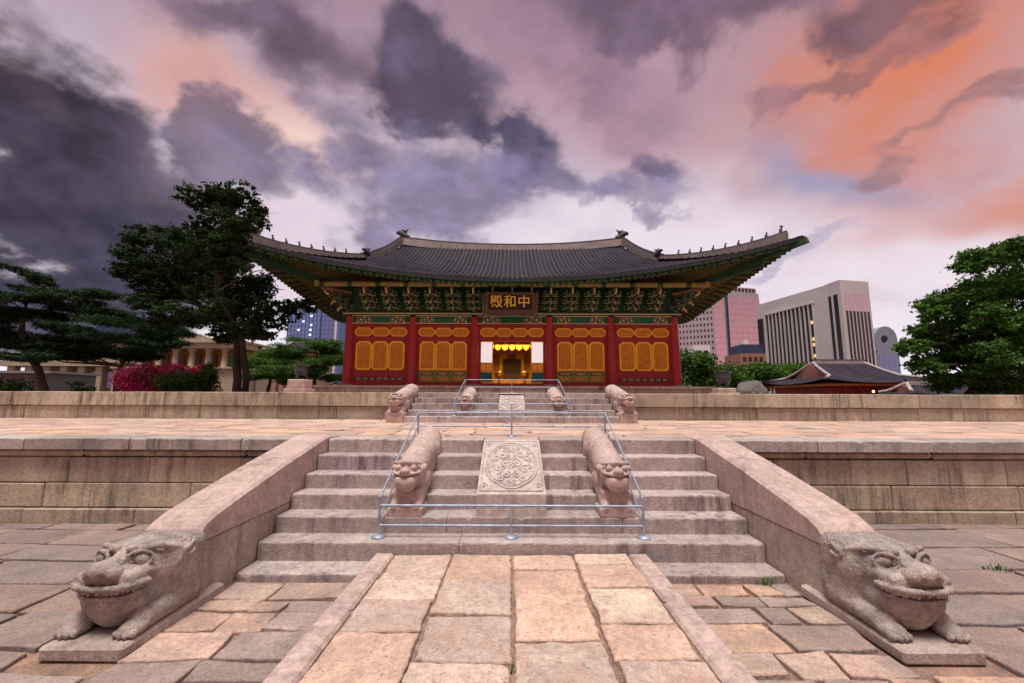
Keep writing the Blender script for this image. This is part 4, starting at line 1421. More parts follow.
roof = MB()
NS = 16
# under-sheets that carry the tile rows
def sheet(fn, lats, smax, off, mi, flip=False, smin=-.0, mb=None):
    mb = mb or roof
    vs = []; fs = []
    for l in lats:
        sm = smax(l)
        for k_ in range(NS + 1):
            s = smin + (sm - smin) * k_ / NS
            p_ = fn(l, s); vs.append((p_[0], p_[1], p_[2] + off))
    for i in range(len(lats) - 1):
        for k_ in range(NS):
            f = (i * (NS + 1) + k_, (i + 1) * (NS + 1) + k_, (i + 1) * (NS + 1) + k_ + 1, i * (NS + 1) + k_ + 1)
            fs.append(f[::-1] if flip else f)
    mb.add(vs, fs, mi, None, True)


nrow = 104
lat_f = [-HX + 2 * HX * i / nrow for i in range(nrow + 1)]
lat_s = [HC - 11.8 + 23.6 * i / 78 for i in range(79)]
def pb(x, s):
    p_ = pf(x, s); return (p_[0], 2 * HC - p_[1], p_[2])
sheet(pf, lat_f, smax_front, 0, 1); sheet(pb, lat_f, smax_front, 0, 1, True)
for S in (-1, 1): sheet(lambda l, s: ps(l, s, S), lat_s, smax_side, 0, 1, S > 0)


def tile_row(fn, l, sm, wdir, n=7):
    """a row of round cover tiles, each lapping the next: fn(l+du, s) with du across the row"""
    if sm < .25: return
    r = .088
    L = sm; nt = max(2, int(L / .40))
    vs = []; fs = []
    tint = rt(.82, 1.18, .04)
    ring = [(math.cos(math.pi * k_ / (n - 1)), math.sin(math.pi * k_ / (n - 1))) for k_ in range(n)]
    rows = []
    for i in range(nt):
        for t_, rr in ((i / nt, 1.06), ((i + .97) / nt, .93)):
            rows.append((t_ * L - .05, rr))
    for (s, rr) in rows:
        c = fn(l, s)
        for (cu, cv) in ring:
            vs.append((c[0] + wdir[0] * cu * r * rr, c[1] + wdir[1] * cu * r * rr, c[2] + cv * r * rr + .02))
    for i in range(len(rows) - 1):
        for k_ in range(n - 1):
            fs.append((i * n + k_, (i + 1) * n + k_, (i + 1) * n + k_ + 1, i * n + k_ + 1))
    roof.add(vs, fs, 0, tint, True)
    # round end tile
    roof.add(vs[:n] + [tuple(fn(l, -.05))], [tuple(range(n)) + (n,)], 2)


for i in range(nrow):
    x = (lat_f[i] + lat_f[i + 1]) / 2
    tile_row(pf, x, smax_front(x), (1, 0)); tile_row(pb, x, smax_front(x), (1, 0), 4)
for S in (-1, 1):
    for i in range(78):
        y = (lat_s[i] + lat_s[i + 1]) / 2
        tile_row(lambda l, s: ps(l, s, S), y, smax_side(y), (0, 1), 5)
# hanging lip of the concave end tiles
for fn, lats in ((pf, lat_f), (pb, lat_f), (lambda l, s: ps(l, s, -1), lat_s), (lambda l, s: ps(l, s, 1), lat_s)):
    for i in range(len(lats) - 1):
        a = fn(lats[i], -.06); b_ = fn(lats[i + 1], -.06); m_ = fn((lats[i] + lats[i + 1]) / 2, -.07)
        roof.add([(a[0], a[1], a[2] + .03), (a[0], a[1], a[2] - .05), (m_[0], m_[1], m_[2] - .13), (b_[0], b_[1], b_[2] - .05), (b_[0], b_[1], b_[2] + .03)], [(0, 1, 2, 3, 4)], 2)
ro = roof.build('roof', [M['tile'], M['tile_dark'], M['tile_dark']], hall)


def ridge_strip(name, path, w, h, cap_=.11, mats=('plaster', 'tile_dark')):
    """plastered ridge with a tile cap along a path of points on the roof skin"""
    mb = MB()
    path = [Vector(p_) for p_ in path]
    n = len(path); rows = []
    for i, p_ in enumerate(path):
        t = path[min(i + 1, n - 1)] - path[max(i - 1, 0)]; t.z = 0; t.normalize()
        a = Vector((-t.y, t.x, 0))
        hh = h(i / (n - 1)) if callable(h) else h
        rows.append([p_ + a * w / 2 - Vector((0, 0, .12)), p_ - a * w / 2 - Vector((0, 0, .12)), p_ - a * w / 2 + Vector((0, 0, hh)), p_ + a * w / 2 + Vector((0, 0, hh))])
    vs = [tuple(v) for r_ in rows for v in r_]; fs = []
    for i in range(n - 1):
        for k_ in range(4):
            k2 = (k_ + 1) % 4
            fs.append((i * 4 + k_, i * 4 + k2, (i + 1) * 4 + k2, (i + 1) * 4 + k_))
    fs += [(0, 1, 2, 3), tuple(range(4 * n - 4, 4 * n))[::-1]]
    mb.add(vs, fs, 0)
    for k_ in (.36, .70):
        mb.tube([(r_[0] + r_[1]) / 2 + Vector((0, 0, .12 + (r_[2].z - r_[1].z - .12) * k_)) for r_ in rows], w * .56, 6, 0) if False else None
    mb.tube([(r_[2] + r_[3]) / 2 + Vector((0, 0, .02)) for r_ in rows], cap_, 8, 1)
    return mb.build(name, [M[mats[0]], M[mats[1]]], ro)


def ridge_z(x): return 13.88 + .62 * (abs(x) / RL) ** 2.2
ridge_strip('main_ridge', [(x, HC, ridge_z(x) - .05) for x in np.linspace(-RL - .15, RL + .15, 25)], .42, .46, .19)
FIG = []
for S in (-1, 1):
    for F in (-1, 1):
        def fr(p_): return (p_[0] * S, p_[1] if F < 0 else 2 * HC - p_[1], p_[2])
        # descending ridge from the ridge end to the gable foot
        pts = []
        for t in np.linspace(0, 1, 12):
            x = RL + (GX - RL) * t
            s = smax_front(x)
            p_ = pf(x, s); z = p_[2] + (.34 * (1 - t) ** 2)
            pts.append(fr((p_[0], p_[1], z)))
        pts[0] = fr((RL - .05, HC - .05, ridge_z(RL) - .02))
        ridge_strip('descending_ridge', pts, .34, lambda t: .48 - .06 * t, .13, ('hip_plaster', 'tile_dark'))
        # hip ridge out to the corner
        pts = []
        for t in np.linspace(0, 1, 14):
            x = GX - .1 + (15.25 - GX + .1) * t
            p_ = pf(x, HX - x + .05)
            pts.append(fr((p_[0], p_[1], p_[2] + .02 + .16 * t * t)))
        ridge_strip('hip_ridge', pts, .32, lambda t: .36, .12, ('hip_plaster', 'tile_dark'))
        FIG.append((S, F, pts))


def ornament(pos, d, big=True):
    """dragon-head finial"""
    mb = MB(); x, y, z = pos
    k_ = 1.0 if big else .62
    mb.tube([(x - d[0] * .45 * k_, y - d[1] * .45 * k_, z - .05), (x - d[0] * .1 * k_, y - d[1] * .1 * k_, z + .20 * k_), (x + d[0] * .25 * k_, y + d[1] * .25 * k_, z + .42 * k_), (x + d[0] * .52 * k_, y + d[1] * .52 * k_, z + .40 * k_)], [.24 * k_, .26 * k_, .22 * k_, .12 * k_], 8)
    mb.ellipsoid((x - d[0] * .15 * k_, y - d[1] * .15 * k_, z + .50 * k_), (.2 * k_, .2 * k_, .17 * k_))
    mb.tube([(x - d[0] * .2 * k_, y - d[1] * .2 * k_, z + .5 * k_), (x - d[0] * .48 * k_, y - d[1] * .48 * k_, z + .72 * k_)], [.10 * k_, .03], 6)
    mb.tube([(x + d[0] * .1 * k_, y + d[1] * .1 * k_, z + .5 * k_), (x + d[0] * .05 * k_, y + d[1] * .05 * k_, z + .78 * k_)], [.08 * k_, .02], 6)
    mb.build('ridge_ornament', M['ornament'], ro)


def figure(pos, d, h, kind):
    mb = MB(); x, y, z = pos
    mb.tube([(x, y, z - .05), (x, y, z + h * .5), (x + d[0] * .06, y + d[1] * .06, z + h * .72)], [h * .24, h * .20, h * .10], 7)
    mb.ellipsoid((x + d[0] * h * .16, y + d[1] * h * .16, z + h * .84), (h * .16, h * .16, h * .17))
    if kind % 2:
        mb.tube([(x, y, z + h * .45), (x + d[0] * h * .4, y + d[1] * h * .4, z + h * .2)], [h * .12, h * .08], 5)
    else:
        mb.tube([(x, y, z + h * .9), (x - d[0] * h * .1, y - d[1] * h * .1, z + h * 1.15)], [h * .09, h * .02], 5)
    mb.build('ridge_figure', M['ornament'], ro)


for S in (-1, 1):
    ornament((S * (RL - .05), HC, ridge_z(RL) + .48), (S, 0))
for S, F, pts in FIG:
    if F > 0: continue
    P0 = [Vector(p_) for p_ in pts]
    d = (P0[-1] - P0[0]); d.z = 0; d.normalize()
    L = len(P0) - 1
    def at(t):
        i = min(int(t * L), L - 1); return P0[i].lerp(P0[i + 1], t * L - i)
    a = at(0.0); ornament((a.x - d.x * .25, a.y - d.y * .25, a.z + .55), d, False)
    for i in range(9):
        a = at(.16 + .80 * i / 8)
        figure((a.x, a.y, a.z + .45), d, .32 if i < 8 else .42, i)

# gables
for S in (-1, 1):
    out = []
    for x in np.linspace(RL, GX, 10):
        p_ = pf(x, smax_front(x)); out.append((p_[1], p_[2] - .30))
    poly = [(y, z) for (y, z) in out[::-1]] + [(2 * HC - y, z) for (y, z) in out[1:]]
    zb = ps(HC, 5.9, 1)[2] - .2
    mb = MB()
    mb.prism([(out[-1][0], zb - .3)] + poly + [(2 * HC - out[-1][0], zb - .3)], 'x', S * (RL + .25) - .08, S * (RL + .25) + .08)
    mb.build('gable', M['brick_red'], ro)

# ---- eaves : boarding and rafters
ev = MB()
def under(fn, lats, smax, off, mi, flip, smin):
    sheet(fn, lats, lambda l: min(smax(l), 6.2), off, mi, flip, smin, ev)
under(pf, lat_f[::2], smax_front, -.20, 0, True, .05); under(pb, lat_f[::2], smax_front, -.20, 0, False, .05)
for S in (-1, 1): under(lambda l, s: ps(l, s, S), lat_s[::2], smax_side, -.20, 0, S < 0, .05)
# fascia strip under the tile lip
for fn, lats in ((pf, lat_f), (pb, lat_f), (lambda l, s: ps(l, s, -1), lat_s), (lambda l, s: ps(l, s, 1), lat_s)):
    for i in range(0, len(lats) - 1):
        a = fn(lats[i], .03); b_ = fn(lats[i + 1], .03)
        ev.bar((a[0], a[1], a[2] - .13), (b_[0], b_[1], b_[2] - .13), .07, .10, 1)


def rafter(E, P, mi_body, mi_end, r, square):
    E = Vector(E); P = Vector(P)
    if square: ev.bar(E, P, r * 1.8, r * 1.8, mi_body)
    else: ev.tube([E, P], r, 8, mi_body)
    d = (P - E).normalized()
    if square: ev.bar(E - d * .012, E + d * .10, r * 1.95, r * 1.95, mi_end)
    else: ev.tube([E - d * .012, E + d * .09], r * 1.06, 8, mi_end)


def low_pt(fn, l, s, off):
    p_ = fn(l, s); return (p_[0], p_[1], p_[2] + off)


for fn, half, c0, lim in ((pf, HX, 0, 9.6), (pb, HX, 0, 9.6), (lambda l, s: ps(l, s, -1), 11.8, HC, 5.9), (lambda l, s: ps(l, s, 1), 11.8, HC, 5.9)):
    n = int(2 * half / .33)
    for i in range(n + 1):
        l = c0 - half + .12 + (2 * half - .24) * i / n
        u = l - c0
        if abs(u) <= lim: li = l
        else:
            k_ = (abs(u) - lim) / (half - lim)
            li = c0 + math.copysign(lim + k_ * .55, u)
        def mixp(s, off):
            # fan the rafters towards the corner
            t = min(1, max(0, (s - .1) / 5.2))
            ll = l + (li - l) * t
            p_ = fn(ll, s); q_ = 0
            return (p_[0], p_[1], p_[2] + off)
        rafter(mixp(.10, -.29), mixp(1.7, -.30), 2 if i % 2 else 1, 3, .058, True)
        rafter(mixp(1.25, -.43), mixp(5.0, -.42), 2, 4, .075, False)
    # plank where the flying rafters sit
for fn, lats in ((pf, lat_f), (pb, lat_f), (lambda l, s: ps(l, s, -1), lat_s), (lambda l, s: ps(l, s, 1), lat_s)):
    for i in range(4, len(lats) - 5):
        a = fn(lats[i], 1.3); b_ = fn(lats[i + 1], 1.3)
        ev.bar((a[0], a[1], a[2] - .335), (b_[0], b_[1], b_[2] - .335), .09, .07, 5)
# hip rafters
for S in (-1, 1):
    for F in (-1, 1):
        def fr(x, y, z): return (S * x, y if F < 0 else 2 * HC - y, z)
        e = pf(15.72, .02)
        ev.bar(fr(10.4, 27.3, 8.75), fr(14.2, 23.55, e[2] - 1.02), .34, .42, 1)
        ev.bar(fr(13.0, 24.75, e[2] - 1.12), fr(15.75, 22.05, e[2] - .26), .26, .28, 1)
        ev.bar(fr(15.75, 22.05, e[2] - .26), fr(15.80, 22.0, e[2] - .24), .27, .29, 5)
ev.build('eaves', [M['soffit'], M['green_dark'], M['rafter'], M['green_paint'], M['green_dark'], M['rafter']], hall)

# ---- interior : throne stage with gilt screen, lit by the hall's lamps
t = thing('throne_screen', 'gilded canopy and screen glowing inside the open middle bay', 'throne canopy', (0, 34.5, ZF))
mb = MB()
mb.box(-2.3, 2.3, 33.4, 36.4, ZF + .03, ZF + .75, 0); mb.box(-1.5, 1.5, 32.9, 33.4, ZF + .03, ZF + .42, 0)
mb.build('dais', M['ochre_paint'], t)
mb = MB()
for i in range(5): mb.box(-1.75 + i * .7, -1.08 + i * .7, 36.0 + .05 * (i % 2), 36.1 + .05 * (i % 2), ZF + .75, ZF + 3.0, i % 2)
mb.build('folding_screen', [M['ochre_paint'], M['gold']], t)
mb = MB()
mb.box(-2.2, 2.2, 33.2, 36.3, 6.00, 6.25)
for i in range(9):
    x = -2.2 + i * .55
    mb.prism([(x - .27, 6.02), (x - .2, 5.66), (x, 5.52), (x + .2, 5.66), (x + .27, 6.02)], 'y', 33.15, 33.20)
mb.build('canopy', M['gold'], t)
for S in (-1, 1):
    mb = MB(); mb.tube([(S * 2.1, 33.4, ZF + .75), (S * 2.1, 33.4, 6.0)], .11, 10); mb.build('post', M['vermilion'], t)
mb = MB(); mb.box(-.7, .7, 34.4, 35.3, ZF + .75, ZF + 1.25); mb.box(-.75, .75, 35.2, 35.32, ZF + 1.25, ZF + 2.5); mb.box(-.75, -.65, 34.4, 35.2, ZF + 1.25, ZF + 1.6); mb.box(.65, .75, 34.4, 35.2, ZF + 1.25, ZF + 1.6)
mb.build('throne', M['dark_room'], t)
L_ = bpy.data.lights.new('hall_lamp', 'AREA'); L_.energy = 420; L_.color = (1.0, .66, .28); L_.size = 2.5
lo = bpy.data.objects.new('hall_lamp', L_); lo.location = (0, 30.6, 7.3); C.objects.link(lo)
lo.rotation_euler = (R(28), 0, 0)
for S in (-1, 1):
    t = thing('candle_stand', 'gilt stand on the %s side of the open doorway inside the hall' % ('left' if S < 0 else 'right'), 'stand', (S * .85, 28.6, ZF), 'gilt stands inside the doorway')
    mb = MB(); mb.lathe([(.26, ZF + .03), (.24, ZF + .12), (.08, ZF + .2), (.07, ZF + .55), (.25, ZF + .62), (.27, ZF + .95), (.10, ZF + 1.05)], S * .85, 28.6, 12)
    mb.build('stand', M['gold'], t)

# ---- name board
t = thing('signboard', 'black signboard with gold characters hung under the eaves over the middle bay', 'signboard', (-.12, 25.2, 7.5))
tilt_ = R(-12)
def rotboard(o):
    o.matrix_parent_inverse = Matrix.Translation((0, 0, 0)); o.location = (0, 0, 0)
t.rotation_euler = (R(14), 0, 0)
mb = MB(); mb.box(-1.36, 1.36, -.03, .05, -.43, .50); rotboard(mb.build('board', M['sign_board'], t))
mb = MB()
mb.ring([(-1.62, -.62), (1.62, -.62), (1.56, .66), (-1.56, .66)], [(-1.36, -.43), (1.36, -.43), (1.36, .50), (-1.36, .50)], -.10, .06)
mb.box(-1.75, -1.62, -.08, .04, -.86, .60); mb.box(1.62, 1.75, -.08, .04, -.86, .60)
mb.box(-1.55, 1.55, -.06, .03, -.74, -.625)
rotboard(mb.build('frame', M['sign_frame'], t))
t.scale = (.95, .95, .95)


def lettering(body, size, y, mat, parent, x=0.0, z=0.0):
    cu = bpy.data.curves.new('lettering', 'FONT'); cu.body = body; cu.size = size
    cu.align_x = 'CENTER'; cu.align_y = 'CENTER'; cu.extrude = .02; cu.offset = .005; cu.space_character = 1.12
    tmp = bpy.data.objects.new('lettering_curve', cu); C.objects.link(tmp)
    dg = bpy.context.evaluated_depsgraph_get()
    me = bpy.data.meshes.new_from_object(tmp.evaluated_get(dg))
    bpy.data.objects.remove(tmp)
    me.transform(Matrix.Translation((x, y, z)) @ Matrix.Rotation(R(90), 4, 'X'))
    me.materials.clear(); me.materials.append(mat)
    o = bpy.data.objects.new('lettering', me); C.objects.link(o)
    o.parent = parent
    return o


lettering('殿和中', .82, -.05, M['sign_gold'], t, 0, .03)

# ------------------------------------------------------------------ trees
CROWN_BROAD = [  # x, z, half width, half height
    (-19.62, 14.11, 1.4, 0.81), (-17.72, 14.32, 1.59, 0.81), (-15.93, 13.52, 1.14, 0.94), (-17.26, 12.65, 2.03, 0.93), (-19.78, 12.57, 0.95, 0.67),
    (-21.89, 11.64, 1.89, 0.66), (-23.7, 10.98, 1.38, 0.65), (-22.67, 10.2, 1.75, 0.78), (-20.51, 10.47, 1.76, 0.91), (-23.82, 9.36, 1.0, 0.51),
    (-21.87, 8.73, 2.17, 0.89), (-19.7, 8.74, 1.86, 1.15), (-22.36, 7.58, 1.36, 0.64), (-18.02, 10.68, 1.88, 1.17), (-16.17, 11.01, 1.26, 0.79),
    (-17.22, 8.75, 2.18, 1.28), (-18.31, 7.16, 2.16, 1.01), (-20.41, 6.65, 1.54, 0.56), (-15.64, 8.43, 1.36, 1.03), (-13.9, 10.04, 1.25, 0.65),
    (-14.09, 8.44, 1.36, 0.77), (-13.09, 7.49, 0.74, 0.64), (-14.59, 6.86, 1.36, 0.88), (-15.74, 5.92, 1.53, 0.62), (-17.54, 5.6, 1.22, 0.5),
]
CROWN_PINE_LEAN = [  # x, z, half width, half height
    (-35.02, 10.5, 1.58, 0.45), (-33.06, 9.41, 1.57, 0.44), (-30.49, 8.9, 2.28, 0.44), (-35.81, 8.66, 1.43, 0.59), (-34.18, 7.36, 2.84, 0.65),
    (-31.09, 8.1, 2.13, 0.58), (-35.34, 5.78, 1.76, 0.57), (-31.93, 6.51, 2.12, 0.65), (-34.47, 4.73, 1.75, 0.42), (-37.57, 6.49, 1.76, 0.64),
]
CROWN_PINE_FLAT = [  # x, z, half width, half height
    (-28.86, 7.46, 3.62, 0.62), (-31.17, 7.76, 1.89, 0.54), (-26.52, 6.86, 2.1, 0.61), (-31.64, 5.7, 3.37, 0.61), (-28.62, 5.48, 2.25, 0.53),
    (-33.83, 5.31, 1.87, 0.46), (-27.19, 6.1, 1.88, 0.45), (-36.8, 5.15, 2.24, 0.45), (-34.15, 4.94, 2.09, 0.37), (-31.15, 4.8, 2.1, 0.37),
    (-28.54, 4.88, 1.64, 0.38), (-25.8, 5.72, 1.65, 0.46),
]
CROWN_PINE_GREEN = [  # x, z, half width, half height
    (-19.96, 5.83, 2.19, 0.6), (-21.58, 4.98, 1.85, 0.59), (-20.91, 3.97, 2.18, 0.59), (-19.02, 4.48, 1.51, 0.59), (-19.35, 3.31, 1.5, 0.5),
]
CROWN_PINE_GREEN2 = [  # x, z, half width, half height
    (-17.82, 6.61, 2.14, 0.63), (-15.82, 5.9, 1.43, 0.72), (-18.81, 5.53, 1.95, 0.63), (-16.54, 4.74, 2.12, 0.71), (-17.81, 3.76, 1.94, 0.53),
    (-15.31, 3.24, 1.24, 0.62),
]
CROWN_RIGHT = [  # x, z, half width, half height
    (29.44, 10.52, 1.69, 0.56), (27.85, 9.95, 0.96, 0.5), (30.79, 10.71, 0.91, 0.63), (30.06, 8.66, 1.49, 0.86), (28.22, 8.34, 1.49, 0.74),
    (25.76, 7.78, 1.43, 0.49), (24.76, 6.99, 0.83, 0.43), (27.11, 6.82, 1.78, 0.85), (29.39, 6.23, 1.77, 1.08), (24.88, 5.62, 1.3, 0.65),
    (23.44, 4.9, 0.82, 0.47), (26.23, 4.73, 2.05, 0.95), (28.49, 4.15, 1.75, 0.95), (24.35, 3.79, 1.05, 0.52), (25.99, 2.98, 1.74, 0.58),
    (28.27, 2.7, 1.62, 0.46), (32.1, 8.36, 1.79, 1.54), (31.55, 5.05, 1.76, 1.49),
]
AZ = [  # x, z, half width, half height
    (-26.01, 3.13, 1.87, 0.65), (-27.4, 2.77, 0.86, 0.5), (-24.44, 3.28, 1.29, 0.57), (-22.24, 3.58, 0.72, 0.36),
]
SHRUB = [  # x, z, half width, half height
    (-23.1, 2.85, 1.86, 0.58), (-21.27, 3.22, 0.72, 0.86),
]
G1 = [  # x, z, half width, half height
    (19.05, 4.77, 1.71, 2.15), (20.58, 5.42, 1.29, 1.29), (18.13, 3.38, 1.06, 1.07),
]
G2 = [  # x, z, half width, half height
    (24.4, 4.59, 2.09, 1.39), (23.18, 3.66, 1.62, 1.15), (26.2, 3.78, 1.39, 0.93),
]
G3 = [  # x, z, half width, half height
    (33.19, 5.6, 3.24, 1.08), (31.36, 4.52, 2.43, 1.21), (35.4, 4.53, 2.42, 1.21),
]
G4 = [  # x, z, half width, half height
    (40.83, 6.03, 3.46, 1.01), (39.28, 4.73, 2.88, 1.15), (43.68, 5.61, 2.01, 1.01), (42.55, 4.31, 2.3, 1.15),
]



def leaves_object(name, mat, parent, clumps, size, dens, rng, flat=0.0, needle=False, ok=None, shell=.45, spread=None):
    """many small leaf faces scattered through ellipsoid clumps ((x,y,z),(rx,ry,rz))"""
    Cs = []; T = []
    for (c, r_) in clumps:
        vol = (r_[0] * r_[1] * r_[2]) ** (2 / 3)
        n = max(12, int(dens * vol))
        d = rng.normal(size=(n, 3)); d /= np.linalg.norm(d, axis=1)[:, None]
        rad = (shell + (1 - shell) * rng.random(n)) * (1 + .16 * rng.normal(size=n))
        # sprays: pull groups of leaves together so that gaps open between them
        k_ = max(3, n // 16)
        hub = rng.integers(0, k_, n); hd = rng.normal(size=(k_, 3)); hd /= np.linalg.norm(hd, axis=1)[:, None]
        d = d * .38 + hd[hub] * (1.0 if not needle else .8); d /= np.linalg.norm(d, axis=1)[:, None] + 1e-6
        p_ = np.array(c) + d * rad[:, None] * np.array(r_)
        tb = (.55 + .9 * rng.random(k_))[hub] * (.85 + .3 * rng.random(n)) * rng.uniform(.85, 1.15)
        Cs.append(p_); T.append(tb)
    P = np.concatenate(Cs); T = np.concatenate(T)
    if ok is not None:
        m = ok(P); P = P[m]; T = T[m]
    n = len(P)
    nrm = rng.normal(size=(n, 3)); nrm[:, 2] = np.abs(nrm[:, 2]) + flat
    nrm /= np.linalg.norm(nrm, axis=1)[:, None]
    u = np.cross(nrm, rng.normal(size=(n, 3))); u /= np.linalg.norm(u, axis=1)[:, None] + 1e-6
    v = np.cross(nrm, u)
    L = size * (.65 + .7 * rng.random(n)); Wd = L * (.62 if not needle else .22)
    if needle:
        u[:, 2] = np.abs(u[:, 2]) * .8 + .15
        L = L * 1.25
    a = P - u * (L / 2)[:, None]; b_ = P + u * (L / 2)[:, None]
    k1 = P + v * (Wd / 2)[:, None] + nrm * (L * .10)[:, None]; k2 = P - v * (Wd / 2)[:, None] + nrm * (L * .10)[:, None]
    V = np.stack([a, k2, b_, k1], 1).reshape(-1, 3)
    me = bpy.data.meshes.new(name)
    me.vertices.add(n * 4); me.vertices.foreach_set('co', V.astype(np.float32).ravel())
    me.loops.add(n * 4); me.loops.foreach_set('vertex_index', np.arange(n * 4, dtype=np.int32))
    me.polygons.add(n); me.polygons.foreach_set('loop_start', np.arange(0, n * 4, 4, dtype=np.int32))
    ca = me.color_attributes.new('tint', 'FLOAT_COLOR', 'CORNER')
    col_ = np.ones((n, 4, 4), np.float32)
    hue = 1 + .22 * rng.normal(size=n)
    col_[:, :, 0] = (T * hue)[:, None]; col_[:, :, 1] = T[:, None]; col_[:, :, 2] = (T * (1.6 - .6 * hue))[:, None]
    ca.data.foreach_set('color', np.clip(col_, .15, 2).ravel())
    me.materials.append(mat); me.update(calc_edges=True); me.validate()
    o = bpy.data.objects.new(name, me); C.objects.link(o)
    attach(o, parent)
    return o


def tree(name, label, cat, base, crown, y, stems, mat, size, dens, seed, depth=1.25, bark='bark', needle=False, flat=.3, group=None, ok=None, lean=.0, yspread=2.2, rbase=.26, dup=1, split=1, extra=(), fill=1.0, zf=1.0):
    rng = np.random.default_rng(seed); rnd = random.Random(seed)
    t = thing(name, label, cat, base, group)
    clumps = []
    for (x, z, rx, rz) in crown:
        for q_ in range(dup):
            yy = y + (rnd.uniform(-yspread, yspread) if q_ == 0 else rnd.uniform(-yspread, yspread) * 1.3)
            f = yy / y
            ry = max(rx * .8, .7) * depth * rnd.uniform(.8, 1.1)
            clumps.append(((x * f, yy, 1.733 + (z - 1.733) * f), (rx * f, ry, rz * f * 1.08)))
    clumps += list(extra)
    if split > 1:
        sub_ = []
        for (c, r_) in clumps:
            for q_ in range(split):
                a_, b_ = rnd.uniform(0, 6.28), rnd.uniform(.25, .85)
                sub_.append(((c[0] + r_[0] * b_ * math.cos(a_), c[1] + r_[1] * b_ * math.sin(a_), c[2] + r_[2] * rnd.uniform(-.75, .75)), (r_[0] * rnd.uniform(.42, .68) * fill, r_[1] * rnd.uniform(.45, .65) * fill, r_[2] * rnd.uniform(.34, .55) * fill * zf)))
        leafc = sub_
    else: leafc = clumps
    mb = MB()
    nodes = []
    for st_ in stems:                                  # list of ((x,y,z),...) trunk paths
        pts = []
        for i in range(len(st_) - 1):
            a, b_ = Vector(st_[i]), Vector(st_[i + 1])
            for k_ in range(4):
                pts.append(a.lerp(b_, k_ / 4) + Vector((rnd.uniform(-.05, .05), rnd.uniform(-.05, .05), 0)))
        pts.append(Vector(st_[-1]))
        n = len(pts); rr = [rbase * (1 - .72 * i / (n - 1)) for i in range(n)]
        rr[0] *= 1.25
        mb.tube(pts, rr, 9)
        nodes += [(p_, r_) for p_, r_ in zip(pts, rr) if p_.z > st_[0][2] + (st_[-1][2] - st_[0][2]) * .25]
    for (c, r_) in clumps:                             # a limb from the trunk to every clump
        c = Vector(c)
        best = min(nodes, key=lambda q: (q[0] - c).length + max(0, q[0].z - c.z + .3) * 1.6)
        a = best[0]; m_ = a.lerp(c, .5) + Vector((rnd.uniform(-.25, .25), rnd.uniform(-.25, .25), (c - a).length * .10 * (1 if not needle else -.3)))
        r0 = min(best[1] * .55, .03 + .018 * (c - a).length)
        pts = [a, a.lerp(m_, .5) + Vector((0, 0, .05)), m_, m_.lerp(c, .55), c]
        mb.tube(pts, [r0, r0 * .85, r0 * .65, r0 * .45, r0 * .2], 6)
        for q_ in range(3):                            # twigs
            e = c + Vector((rnd.uniform(-1, 1) * r_[0] * .8, rnd.uniform(-1, 1) * r_[1] * .8, rnd.uniform(-.3, .8) * r_[2]))
            mb.tube([m_.lerp(c, .4 + .2 * q_), e], [r0 * .4, r0 * .12], 4)
    mb.build('trunk', M[bark], t)
    leaves_object('crown', M[mat], t, leafc, size, dens, rng, flat, needle, ok)
    return t


def not_roof(P): return ~((np.abs(P[:, 0]) < 16.0) & (P[:, 1] > 21.8) & (P[:, 2] < 15)) | ((P[:, 2] < 8.0) & (P[:, 0] < -11.2) & (P[:, 0] > -16.0)) & ~((P[:, 1] < 24) & (P[:, 2] > 7.4))


GZ = -.06
tree('broadleaf_tree', 'tall dark broadleaf tree with forked trunk overlapping the left roof corner', 'tree', (-16.95, 26.6, GZ), CROWN_BROAD, 26.0,
     [((-17.0, 26.6, GZ), (-16.9, 26.6, 3), (-17.1, 26.4, 5.8), (-17.7, 26.2, 8.4), (-18.1, 26, 11.2), (-17.9, 26, 13.2)),
      ((-16.7, 26.8, GZ), (-16.4, 26.7, 3.0), (-16.3, 25.6, 5.6), (-16.6, 23.4, 7.6)),
      ((-17.1, 26.3, 5.6), (-19.2, 26.0, 7.4), (-21.4, 26, 9.2))],
     'leaf_dark', .20, 500, 3, 1.2, ok=not_roof, yspread=1.9, rbase=.27, split=15, flat=.4, fill=.88, zf=1.2,
     extra=[((-14.1, 20.4, 9.2), (1.1, .8, .6)), ((-13.9, 20.6, 10.1), (.9, .7, .5)), ((-13.2, 20.3, 10.3), (.8, .7, .4)), ((-14.6, 20.8, 8.3), (1.0, .8, .5)), ((-13.4, 20.4, 8.2), (.8, .6, .45)), ((-15.2, 21.0, 9.7), (1.0, .8, .6))])
tree('pine_tree', 'dark leaning pine with layered boughs at the far left edge', 'tree', (-32.6, 30.0, GZ), CROWN_PINE_LEAN, 30.0,
     [((-32.6, 30, GZ), (-32.4, 30, 2.4), (-33.2, 30, 4.0), (-34.6, 30, 6.0), (-34.6, 30, 8.4), (-33.6, 30, 9.8))], 'needle', .26, 1500, 5, 1.2, 'pine_bark', True, .6, 'pines on the left', yspread=1.6, rbase=.30, split=6)
tree('pine_tree', 'dark spreading pine between the leaning pine and the pink azalea', 'tree', (-29.2, 32.0, GZ), CROWN_PINE_FLAT, 32.0,
     [((-29.2, 32, GZ), (-29.3, 32, 3.2), (-28.9, 32, 5.0), (-28.2, 32, 6.8))], 'needle', .26, 1500, 6, 1.2, 'pine_bark', True, .6, 'pines on the left', yspread=1.8, rbase=.26, split=6)
